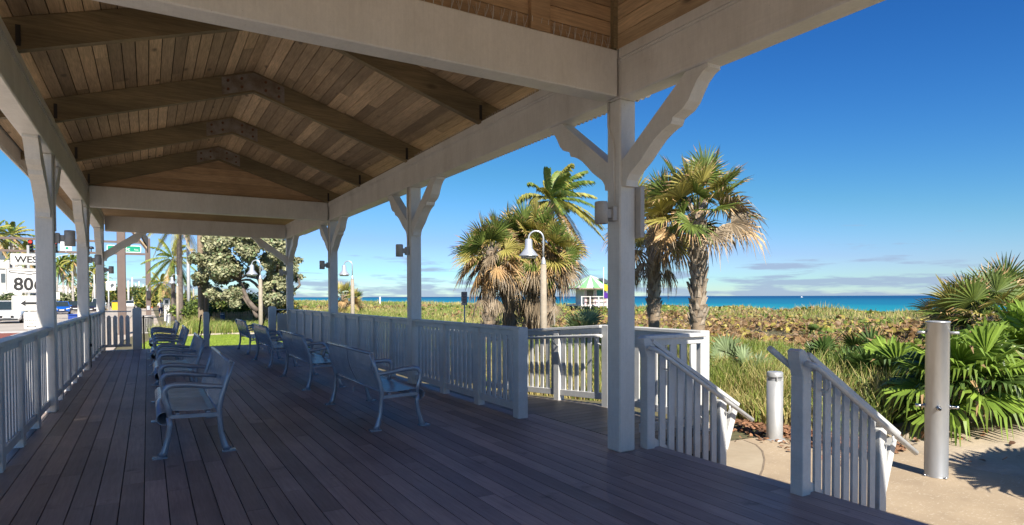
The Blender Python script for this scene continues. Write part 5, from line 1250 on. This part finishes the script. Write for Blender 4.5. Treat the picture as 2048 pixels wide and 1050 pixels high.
def coconut(base, height, r, label, nf=20, L=2.2, lean=(0, 0), wind=(.3, -.1), els=(1.3, -.6), mat='palegrey', nl=30, fw=1.):
    base = Vector(base); root = thing('coconut_palm', tuple(base), label, 'palm tree', 'coconut palms')
    top = Vector((lean[0], lean[1], height)); tb = MB(); trunk_tube(tb, [Vector((0, 0, -.2)), Vector((lean[0] * .3, lean[1] * .3, height * .5)), top], [r * 1.25, r, r * .75], ring=.015); tb.build('trunk', MAT[mat], root, off=(0, 0, 0))
    cr = MB()
    for i in range(nf):
        f = i / (nf - 1); az = i * 2.39996 + random.uniform(-.2, .2); el = els[0] + (els[1] - els[0]) * f
        m = 2 if f > .9 else (1 if random.random() < .15 + .4 * f else 0)
        frond(cr, top, az, el, L * random.uniform(.85, 1.1), .45 + .75 * f, m, wind, nl, fw=fw)
    cr.build('crown', [MAT['coco_g'], MAT['coco_y'], MAT['palm_d']], root, off=(0, 0, 0)); return root
v = at(1103, 600, 27); coconut(gz(v), 5.6 - gz(v)[2], .14, 'coconut palm rising behind the shaggy palm clump', nf=30, L=2.35, wind=(.5, -.3), els=(1.4, -.35), nl=46, fw=1.7)
v = at(360, 600, 46); coconut(gz(v), 7.2 - gz(v)[2], .20, 'coconut palm with a thick dark trunk left of the tall pale pole', nf=20, L=2.9, wind=(-.05, 0), mat='bark', els=(1.2, -.9), fw=1.6)
v = at(347, 600, 52); coconut(gz(v), 4.7 - gz(v)[2], .17, 'coconut palm with drooping golden fronds by the smaller bell lamp', nf=22, L=2.8, wind=(-.1, 0), mat='bark', els=(1.25, -1.0), fw=1.8)
v = at(322, 600, 78); coconut(gz(v), 3.3 - gz(v)[2], .17, 'low coconut palm over the far end of the sidewalk', nf=18, L=2.6, wind=(-.1, 0), els=(1.2, -.8), nl=24, fw=2.8)
lefts = [(22, 74, 8.9, 3.0), (52, 84, 7.6, 2.6), (-8, 70, 8.6, 2.9), (112, 100, 6.6, 2.4), (128, 108, 7.6, 2.4), (146, 98, 7.3, 2.4), (134, 135, 5.6, 2.2), (163, 120, 6.0, 2.2), (190, 120, 7.2, 2.4), (184, 140, 5.8, 2.2), (70, 120, 6.4, 2.4), (205, 150, 6.4, 2.3)]
labs = ['big wind blown coconut palm at the left edge above the signal arm', 'coconut palm right of the big one, left of the nearest street side post', 'coconut palm cut by the left edge', 'coconut palm just right of the nearest street side post', 'tall coconut palm in the middle of the group between the first posts', 'coconut palm at the right of the group between the first posts', 'shorter coconut palm behind the group, over the blue car', 'coconut palm left of the second street side post', 'coconut palm between the second and third street side posts', 'shorter coconut palm left of the third street side post', 'coconut palm behind the nearest street side post', 'far coconut palm between the third post and the brown column']
for (px, d, z, L), lab in zip(lefts, labs):
    v = at(px, 600, d); b_ = gz(v); coconut(b_, z - b_[2], .16, lab, nf=20, L=L, wind=(.45, -.1), lean=(random.uniform(-.4, .8), 0), els=(1.25, -.7), nl=26, mat='palegrey', fw=3.2)

# leafy trees and shrubs
def leaf_cloud(cents, rads, n, size, nm=1, flat=.8, shell=.45):
    'many small leaf faces spread through a set of clumps; returns arrays'
    c = np.array(cents); r = np.array(rads); pr = r ** 2; k = rng.choice(len(c), n, p=pr / pr.sum())
    d = rng.normal(size=(n, 3)); d /= np.linalg.norm(d, axis=1)[:, None]
    rad = r[k] * (shell + (1 - shell) * rng.random(n) ** .5) * (1 + .18 * rng.normal(size=n)); p = c[k] + d * rad[:, None] * np.array([1, 1, flat])
    nn = d + rng.normal(size=(n, 3)) * .7 + np.array([0, 0, .5]); nn /= np.linalg.norm(nn, axis=1)[:, None]
    return quads(p, nn, size)
def quads(p, nn, size, asp=.6):
    n = len(p); a = rng.normal(size=(n, 3)); u = np.cross(nn, a); u /= np.linalg.norm(u, axis=1)[:, None] + 1e-9; w_ = np.cross(nn, u)
    s = (np.asarray(size) * rng.uniform(.65, 1.35, n))[:, None]
    V_ = np.stack([p - u * s, p + w_ * s * asp, p + u * s, p - w_ * s * asp], 1).reshape(-1, 3); F_ = np.arange(n * 4).reshape(n, 4); return V_, F_
def tree(name, base, label, cat, crown, mat, nleaf, size, limbs, bark, group=None, flat=.8, mats2=None, part='crown'):
    base = Vector(base); root = thing(name, tuple(base), label, cat, group)
    tb = MB()
    for pts, rr in limbs:
        P = [Vector(pts[0])]
        for a, b_ in zip(pts, pts[1:]):
            for f in (.33, .66, 1.): P.append(Vector(a).lerp(Vector(b_), f) + Vector([random.uniform(-.05, .05) for _ in range(3)]) * (1 if f < 1 else 0))
        rads_ = [rr[0] + (rr[1] - rr[0]) * i / (len(P) - 1) for i in range(len(P))]; tb.tube(P, rads_, 9)
    tb.build('trunk', MAT[bark], root, off=(0, 0, 0))
    V_, F_ = leaf_cloud([c[:3] for c in crown], [c[3] for c in crown], nleaf, size, flat=flat)
    o = fastmesh(part, V_, F_, [MAT[m] for m in (mats2 or [mat])], rng.integers(0, len(mats2 or [mat]), len(F_))); o.parent = root
    return root
# silver buttonwood seen at the end of the hall
TD = 38.5; TK = TD / 29
v = at(515, 600, TD); b0_ = Vector(gz(v))
axr = Vector((RT.x, RT.y, 0)).normalized()
def loc(px, py, d=TD): q = at(px, py, d); return q - b0_
crown = []
for px, py, r in ((395, 520, .55), (420, 490, .75), (455, 480, .8), (490, 470, .85), (525, 480, .8), (555, 500, .7), (575, 535, .5), (405, 560, .5), (440, 545, .75), (475, 540, .75), (515, 535, .5), (550, 560, .5), (430, 590, .6), (465, 600, .65), (415, 525, .6), (590, 520, .28), (500, 505, .7), (450, 520, .7), (535, 520, .5), (480, 575, .5), (540, 475, .45), (510, 455, .5), (560, 590, .35), (560, 560, .55), (578, 572, .45), (545, 592, .5), (588, 548, .4), (530, 570, .4), (565, 520, .55)):
    for _ in range(5):
        q = loc(px + random.uniform(-12, 12), py + random.uniform(-12, 12), TD + random.uniform(-2, 2)); crown.append((q.x, q.y, q.z, TK * r * random.uniform(.32, .70)))
L_ = lambda px, py, d=TD: tuple(loc(px, py, d))
limbs = [([L_(540, 640), L_(530, 600), L_(520, 560), L_(500, 520), L_(480, 480)], (.20, .04)), ([L_(540, 640), L_(545, 590), L_(552, 550), L_(560, 500)], (.17, .03)), ([L_(515, 622), L_(495, 600), L_(478, 560), L_(455, 520), L_(430, 490)], (.12, .03)),
         ([L_(540, 620), L_(560, 590), L_(585, 585), L_(600, 570), L_(596, 555), L_(588, 546)], (.09, .03)), ([L_(525, 580), L_(500, 560), L_(470, 560), L_(435, 570)], (.08, .02)), ([L_(515, 635), L_(500, 612), L_(485, 592), L_(470, 585)], (.10, .03))]
for _ in range(14):
    a = random.choice(((520, 560), (500, 520), (478, 560), (552, 550))); e = (a[0] + random.uniform(-70, 45), a[1] - random.uniform(-10, 70)); limbs.append(([L_(*a), L_((a[0] + e[0]) / 2 + random.uniform(-8, 8), (a[1] + e[1]) / 2 + 6, TD - .4), L_(*e, TD + random.uniform(-1, 1))], (.05, .012)))
tree('silver_tree', tuple(b0_), 'spreading tree with pale silvery leaves and bare twisted limbs beyond the lawn', 'tree', crown, 'silver', 42000, .11, [(p_, (a_ * TK, b_ * TK)) for p_, (a_, b_) in limbs], 'bark', mats2=['silver', 'silver', 'silver', 'silver', 'silver', 'palmetto'])
# palm boles standing in front of it
for px, d, r, h, lab in ((402, 40.2, .18, 9.4, 'pale grey palm trunk rising into the silver tree, behind the slim post'), (412, 41, .16, 9.8, 'second pale grey palm trunk just right of the other')):
    v = at(px, 600, d); bz = gz(v); root = cabbage_palm(bz, h - bz[2], r, lab, nleaf=14, size=.8, pet=.7, skirt=8, dead=.6, nb=6, bootz=(.85, 1.), lo=-1.1)
    root.children[0].data.materials[0] = MAT['palegrey']
def shrub(px, py, d, w, h, label, n=1500, mats=('shrub',), size=.10, group='shrubs', z=0.):
    v = at(px, 600, d); b_ = Vector(gz(v, z)); cr = []
    for _ in range(9): 
        a = random.uniform(0, 6.28); rr = random.uniform(0, .5) * w; cr.append((math.cos(a) * rr, math.sin(a) * rr, h * random.uniform(.3, .75), h * random.uniform(.22, .38)))
    lb = [([(0, 0, -.1), (0.05, 0, h * .3), (c[0] * .7, c[1] * .7, c[2])], (.05 * h, .012 * h)) for c in cr[:5]]
    return tree('shrub', tuple(b_), label, 'shrub', cr, None, n, size, lb, 'bark', group, mats2=list(mats), part='foliage')
shrub(14, 590, 62, 6, 3.3, 'silvery rounded shrub behind the white sport utility car', 3500, ('silver', 'shrub'), .16)
shrub(160, 590, 100, 6, 3.4, 'dark green rounded shrub above the dark maroon car', 3000, ('shrub', 'silver'), .2)
shrub(176, 590, 112, 6, 2.8, 'green shrub behind the second street side post', 2500, ('shrub',), .2)
for i, (px, d, w_, h_, lb) in enumerate(((222, 150, 14, 5.0, 'green tree mass left of the thick brown column'), (206, 170, 16, 6.5, 'taller tree behind the far road sign'), (266, 190, 16, 5.5, 'roadside tree behind the distant row of poles'), (280, 240, 20, 6.2, 'roadside tree behind the white hatchback'), (300, 300, 20, 5.0, 'far roadside tree right of the signal pole'), (318, 130, 10, 3.8, 'bushy tree over the far sidewalk'), (335, 95, 8, 3.4, 'bushy tree behind the pay station'), (243, 210, 20, 6.0, 'roadside tree behind the thick brown column'))):
    shrub(px, 590, d, w_, h_, lb, 3200, ('shrub', 'shrub', 'coco_y'), .32, 'far roadside trees')
for (px, d, w_, h_, lb, mt) in ((391, 47, 3, 2.0, 'green bush below the dark coconut trunk', ('shrub', 'gr_g')), (470, 46, 5, 2.5, 'dense green bush behind the silver tree', ('shrub', 'sg_g')), (440, 44, 4, 1.9, 'olive bush left of the silver tree limbs', ('sg_g', 'shrub')), (560, 44, 3.6, 2.1, 'bush at the foot of the silver tree', ('shrub', 'sg_y')), (510, 48, 6, 2.6, 'dark bush far behind the silver tree', ('shrub',)), (390, 70, 8, 3.0, 'bush behind the tall pale pole', ('shrub', 'palm_y'))):
    shrub(px, 590, d, w_, h_, lb, 2600, mt, .10, 'bushes beyond the lawn')

# worn picket sand fence in the dune grass
v0, v1_ = at(425, 612, 41), at(505, 612, 43); root = thing('sand_fence', gz(v0), 'brown slatted sand fence in the grass below the silver tree', 'fence')
for i in range(60):
    q = v0.lerp(v1_, i / 59); z0 = float(hgt(q.x, q.y)); MB().bar((q.x, q.y, z0), (q.x + random.uniform(-.03, .03), q.y, z0 + .95 + random.uniform(-.1, .08)), .035, .012, up=(0, 1, 0)).build('slat', MAT['twig'], root)
for z in (.3, .75): MB().tube([(v0.x, v0.y, float(hgt(v0.x, v0.y)) + z), (v1_.x, v1_.y, float(hgt(v1_.x, v1_.y)) + z)], .006, 4).build('wire', MAT['post_grey'], root)

# ------------------------------------------------------------------ ground cover (countless leaves and blades)
def polar(n, a0, a1, r0, r1):
    a = np.radians(rng.uniform(a0, a1, n)); r = np.exp(rng.uniform(math.log(r0), math.log(r1), n)); return r * np.sin(a), r * np.cos(a), r, np.degrees(a)
def vnoise(x, y, s, seed=0):
    r_ = np.random.default_rng(seed); out = 0
    for k in range(5):
        a, b_, c_ = r_.uniform(0, 6.28, 3); f = s * (1 + .7 * k); out = out + np.sin(x * math.cos(a) * f + y * math.sin(a) * f + b_ + 1.3 * np.sin(y * f * .6 + c_)) / (1 + .5 * k)
    return out / 2.2
def edge(x, y): return 8.6 + .35 * np.sin(y * .7) + sst(6, 1, y) * 1.6 - sst(7, 12, y) * 2.4
def keep_free(x, y):
    k = (x > edge(x, y) + .25)
    k &= ~((y > 6.2) & (y < 20) & (x < 5.8)); k &= ~((y < 6.4) & (x < 8.7)); return k
# sea grape
x, y, r, a = polar(230000, 8, 84, 9.5, 130)
k = keep_free(x, y) & (x < 44) & (x > edge(x, y) + 1.6); x, y, r, a = x[k], y[k], r[k], a[k]
grassy = vnoise(x, y, .16, 3) + 1.0 * sst(27, 36, x) + 1.3 * sst(40, 20, a) - .25
k = (vnoise(x, y, .9, 1) + rng.normal(size=len(x)) * .5 > -.55) & (grassy + rng.normal(size=len(x)) * .25 < .75); x, y, r, a = x[k], y[k], r[k], a[k]
dist = x - edge(x, y)
hh = (.26 + .26 * vnoise(x, y, .8, 2) + .10 * vnoise(x, y, 2.2, 21)).clip(.04) * sst(.6, 4, dist) * (1 - .55 * sst(29, 34, x)); z = hgt(x, y) + hh * rng.random(len(x)) ** .45 + .03
tone = vnoise(x, y, .28, 5) + rng.normal(size=len(x)) * .40 + .75 * sst(13, 18, x) * sst(33, 24, x) - .25 * sst(13, 10, x)
mi = np.where(tone < .15, 0, np.where(rng.random(len(x)) < .15, 1, np.where(rng.random(len(x)) < .36, 2, 3)))
mi = np.where((mi == 0) & (rng.random(len(x)) < .16), 1, mi)
nn = rng.normal(size=(len(x), 3)) * .55 + np.array([-.15, -.35, .75]); nn /= np.linalg.norm(nn, axis=1)[:, None]
sz = np.where(mi == 3, .05, .068 * rng.uniform(.7, 1.25, len(x))) * (1 + np.clip(r - 14, 0, 60) / 45)
def rounds(p, nn, size):
    n = len(p); a_ = rng.normal(size=(n, 3)); u = np.cross(nn, a_); u /= np.linalg.norm(u, axis=1)[:, None] + 1e-9; w_ = np.cross(nn, u); s = (size * rng.uniform(.7, 1.3, n))[:, None]
    cup = nn * s * .25
    V_ = np.stack([p - u * s + cup, p - u * s * .45 + w_ * s * .85, p + u * s * .55 + w_ * s * .8, p + u * s + cup, p + u * s * .55 - w_ * s * .8, p - u * s * .45 - w_ * s * .85], 1).reshape(-1, 3)
    b_ = np.arange(n)[:, None] * 6; F_ = np.concatenate([b_ + np.array([[0, 1, 2, 3]]), b_ + np.array([[0, 3, 4, 5]])]); return V_, F_
P3 = np.stack([x, y, z], 1); rd = mi < 3
V_, F_ = rounds(P3[rd], nn[rd], sz[rd])
stuff(fastmesh('sea_grape', V_, F_, [MAT['sg_g'], MAT['sg_y'], MAT['sg_r']], np.tile(mi[rd], 2)), 'low sea grape thicket with green, yellow and rusty leaves covering the dune', 'ground cover')
# twigs
q = P3[~rd]; n = len(q); d = rng.normal(size=(n, 3)) * np.array([1, 1, .8]) + np.array([0, 0, .5]); d /= np.linalg.norm(d, axis=1)[:, None]
sd = np.cross(d, rng.normal(size=(n, 3))); sd /= np.linalg.norm(sd, axis=1)[:, None]; Lt = (.16 * rng.uniform(.5, 1.4, n) * (1 + np.clip(r[~rd] - 14, 0, 60) / 50))[:, None]; wt = (.006 * (1 + np.clip(r[~rd] - 12, 0, 60) / 14))[:, None]
V_ = np.stack([q - sd * wt, q + sd * wt, q + d * Lt + sd * wt * .4, q + d * Lt - sd * wt * .4], 1).reshape(-1, 3)
stuff(fastmesh('dry_twigs', V_, np.arange(n * 4).reshape(n, 4), [MAT['twig']], np.zeros(n)), 'dry leafless twigs standing among the sea grape', 'twigs')
# grass blades
def blades(name, x, y, z0, h, w, mi, mats, label, cat, lean=.45, wind=(.25, .1)):
    n = len(x); p = np.stack([x, y, z0], 1); a_ = rng.uniform(0, 2 * math.pi, n); ld = np.stack([np.cos(a_), np.sin(a_), np.zeros(n)], 1) * (lean * rng.random(n))[:, None] + np.array([wind[0], wind[1], 0]) * rng.random(n)[:, None]
    b_ = rng.uniform(0, 2 * math.pi, n); s_ = np.stack([np.cos(b_), np.sin(b_), np.zeros(n)], 1); h = h[:, None]; w = w[:, None]; Z = np.array([0, 0, 1.])
    m1 = p + (Z * .55 + ld * .35) * h; t = p + (Z * .95 + ld * 1.1) * h
    V_ = np.stack([p - s_ * w, p + s_ * w, m1 + s_ * w * .75, m1 - s_ * w * .75, t + s_ * w * .12, t - s_ * w * .12], 1).reshape(-1, 3)
    bb = np.arange(n)[:, None] * 6; F_ = np.concatenate([bb + np.array([[0, 1, 2, 3]]), bb + np.array([[3, 2, 4, 5]])])
    o = fastmesh(name, V_, F_, mats, np.tile(mi, 2)); return stuff(o, label, cat)
# tall grass near the ramp and bollard
x, y, r, a = polar(170000, 25, 62, 8.2, 17)
k = keep_free(x, y) & (x < 13.5 + vnoise(x, y, .5, 8)) & (vnoise(x, y, 1.1, 9) + rng.normal(size=len(x)) * .4 > -.6) & (np.hypot(x - bp.x, y - bp.y) > .30) & ((y > 4.6) | (x > 9.9)) & ((a < 54) | (rng.random(len(x)) < .25)); x, y, r = x[k], y[k], r[k]
dd = x - edge(x, y); h_ = (.50 + .42 * rng.random(len(x))) * (.5 + .5 * sst(.2, 1.3, dd)) * np.where(dd > 3.5, .75, 1); h_ = np.where(r < np.hypot(bp.x, bp.y) + .15, h_ * np.where(np.abs(np.degrees(np.arctan2(x, y)) - math.degrees(math.atan2(bp.x, bp.y))) < 2.2, .25, 1), h_)
mi = np.where(vnoise(x, y, .9, 11) + rng.normal(size=len(x)) * .5 > .25, 1, 0)
blades('tall_grass', x, y, hgt(x, y) - .02, h_, .0085 * (1 + (r - 8) / 14), mi, [MAT['gr_g'], MAT['gr_y']], 'tall green and straw coloured grass between the ramp and the concrete', 'grass', lean=.6)
# dune crest and northern grass
x, y, r, a = polar(200000, -3, 80, 22, 260)
g_ = vnoise(x, y, .16, 3) + 1.0 * sst(27, 36, x) + 1.3 * sst(40, 20, a) - .25
k = (x > np.where(y > 24, 4.9 + .0 * y, edge(x, y) + 1)) & (x < 46) & (g_ + rng.normal(size=len(x)) * .3 > .40) & ~((y < 36) & (x < 6.6)); x, y, r = x[k], y[k], r[k]
cr_ = sst(34, 40, x); tuft = np.clip(vnoise(x, y, 1.3, 13), -.5, 1); h_ = (.20 + .24 * rng.random(len(x)) + .30 * cr_ * tuft)
mi = np.where(vnoise(x, y, .12, 14) + rng.normal(size=len(x)) * .55 - .15 + .45 * cr_ > .1, 1, 0)
blades('dune_grass', x, y, hgt(x, y), h_, .007 * (r / 16), mi, [MAT['gr_g'], MAT['gr_y']], 'dune grass and sea oats along the crest of the dune', 'grass', lean=.6)
# grass beyond the lawn
x = rng.uniform(-.3, 13, 60000); y = rng.uniform(21, 56, 60000)
k = ((y > 35.3 + .4 * np.sin(x * 1.3)) | (x > 6.6) | ((x < 1.4) & (y > 33.4))) & (x > .2 + .25 * np.sin(y) + sst(35, 46, y) * 2.3) & (vnoise(x, y, .7, 15) + rng.normal(size=len(x)) * .5 > -.6); x, y = x[k], y[k]
h_ = .30 + .45 * rng.random(len(x)) * (1 + .6 * vnoise(x, y, .5, 16)); mi = np.where(vnoise(x, y, .5, 17) + rng.normal(size=len(x)) * .4 > .35, 1, 0)
blades('meadow_grass', x, y, hgt(x, y), h_, np.full(len(x), .013), mi, [MAT['gr_g'], MAT['gr_y']], 'uncut grass beyond the lawn and the curved path', 'grass', lean=.8)
# short lawn blades
n = 50000; x = rng.uniform(-.5, 6.1, n); y = rng.uniform(20.5, 35.1, n)
poly = np.array(lawn); ins = np.zeros(n, bool)
for (xa, ya), (xb, yb) in zip(poly, np.roll(poly, -1, 0)):
    c_ = (ya > y) != (yb > y); xi = (xb - xa) * (y - ya) / (yb - ya + 1e-12) + xa; ins ^= c_ & (x < xi)
x, y = x[ins], y[ins]; blades('lawn_grass', x, y, np.full(len(x), LZ - .001), np.full(len(x), .05) * rng.uniform(.5, 1.2, len(x)), np.full(len(x), .007), rng.integers(0, 2, len(x)) * 0, [MAT['lawn']], 'mown bright green lawn at the far end of the deck', 'grass', lean=.9)
# leaf litter along the concrete edge and on the sand
x = np.concatenate([rng.normal(8.35, .38, 1500), rng.uniform(8.6, 12, 140)]); y = np.concatenate([rng.uniform(4.4, 7.0, 1500), rng.uniform(1.2, 5.2, 140)])
k = (x > 6.6) & (np.hypot(x - sp_.x, y - sp_.y) > .2); x, y = x[k], y[k]; e_ = np.concatenate([np.zeros(0)])
z = np.maximum(hgt(x, y), GZ + .02) + .015; d_ = np.hypot((x - 10.6) / 2.3, (y - 3.6) / 2.5); zs = GZ - .05 + np.maximum(0, 1.02 - d_) * .45 + .05; z = np.where((x > 8.2) & (y < 6) & (y > .6), np.maximum(z, zs), z)
nn = rng.normal(size=(len(x), 3)) * .35 + np.array([0, 0, 1.]); nn /= np.linalg.norm(nn, axis=1)[:, None]
V_, F_ = rounds(np.stack([x, y, z], 1), nn, np.full(len(x), .034)); stuff(fastmesh('leaf_litter', V_, F_, [MAT['litter']], np.zeros(len(F_))), 'fallen brown leaves along the concrete edge', 'fallen leaves')
# ------------------------------------------------------------------ light
SUN_AZ, SUN_EL = 191.4, 40.0
S = Vector((math.sin(R(SUN_AZ)) * math.cos(R(SUN_EL)), math.cos(R(SUN_AZ)) * math.cos(R(SUN_EL)), math.sin(R(SUN_EL))))
sl = bpy.data.lights.new('sun', 'SUN'); sl.energy = 4.4; sl.angle = R(.5); sl.color = (1., .93, .82)
so = bpy.data.objects.new('sun', sl); COL.objects.link(so); so.rotation_euler = S.to_track_quat('Z', 'Y').to_euler()
w = bpy.data.worlds.new('World'); SC.world = w; w.use_nodes = True
nt = w.node_tree; bg = nt.nodes['Background']; bg.inputs['Strength'].default_value = .078
sky = nt.nodes.new('ShaderNodeTexSky'); sky.sky_type = 'NISHITA'; sky.sun_disc = False
sky.sun_elevation = R(SUN_EL); sky.sun_rotation = R(SUN_AZ); sky.air_density = .86; sky.dust_density = .1; sky.ozone_density = 3.6
hs = nt.nodes.new('ShaderNodeHueSaturation'); hs.inputs['Saturation'].default_value = 1.14; hs.inputs['Value'].default_value = 1.
k0 = mixc(nt, 1., sky.outputs[0], (.16, .16, .16), 'MULTIPLY')
gm = nt.nodes.new('ShaderNodeGamma'); gm.inputs['Gamma'].default_value = 1.38; link(nt, k0, gm.inputs['Color'])
k1 = mixc(nt, 1., gm.outputs[0], (6.25, 6.25, 6.25), 'MULTIPLY'); link(nt, k1, hs.inputs['Color'])
tc = nt.nodes.new('ShaderNodeTexCoord'); sp = nt.nodes.new('ShaderNodeSeparateXYZ'); link(nt, tc.outputs['Generated'], sp.inputs[0])
az = mathn(nt, 'ARCTAN2', sp.outputs[0], sp.outputs[1])
cmb = nt.nodes.new('ShaderNodeCombineXYZ'); link(nt, mathn(nt, 'MULTIPLY', az, 9.), cmb.inputs[0]); link(nt, mathn(nt, 'MULTIPLY', sp.outputs[2], 75.), cmb.inputs[1])
n1 = noise(nt, cmb.outputs[0], 1.0, 6, .55)
# low streaky cloud bank: thick at the horizon, a few detached streaks above
env = mathn(nt, 'SUBTRACT', .655, mathn(nt, 'MULTIPLY', ramp(nt, sp.outputs[2], .085, .0), .26))
dens = mathn(nt, 'MULTIPLY', mathn(nt, 'SUBTRACT', n1, env), 9., True)
dens = mathn(nt, 'MULTIPLY', dens, ramp(nt, sp.outputs[2], .12, .085))
dens = mathn(nt, 'MULTIPLY', dens, .8)
sx3 = nt.nodes.new('ShaderNodeSeparateColor'); cx3 = nt.nodes.new('ShaderNodeCombineColor'); link(nt, hs.outputs[0], sx3.inputs[0])
for i in range(3):
    q_ = mathn(nt, 'MINIMUM', sx3.outputs[i], 7.)
    link(nt, mathn(nt, 'DIVIDE', mathn(nt, 'MULTIPLY', sx3.outputs[i], 1.06), mathn(nt, 'ADD', mathn(nt, 'MULTIPLY', mathn(nt, 'MULTIPLY', q_, q_), .0125), 1.)), cx3.inputs[i])
tint = mixc(nt, 1., cx3.outputs[0], (.78, .97, 1.18), 'MULTIPLY')
cc = mixc(nt, dens, tint, (2.5, 3.2, 4.6))
link(nt, cc, bg.inputs['Color'])
SC.view_settings.view_transform = 'Standard'; SC.view_settings.look = 'None'; SC.view_settings.exposure = .93; SC.view_settings.gamma = 1
SC.cycles.max_bounces = 8; SC.cycles.diffuse_bounces = 5; SC.cycles.use_denoising = True
SC.cycles.sample_clamp_indirect = 6
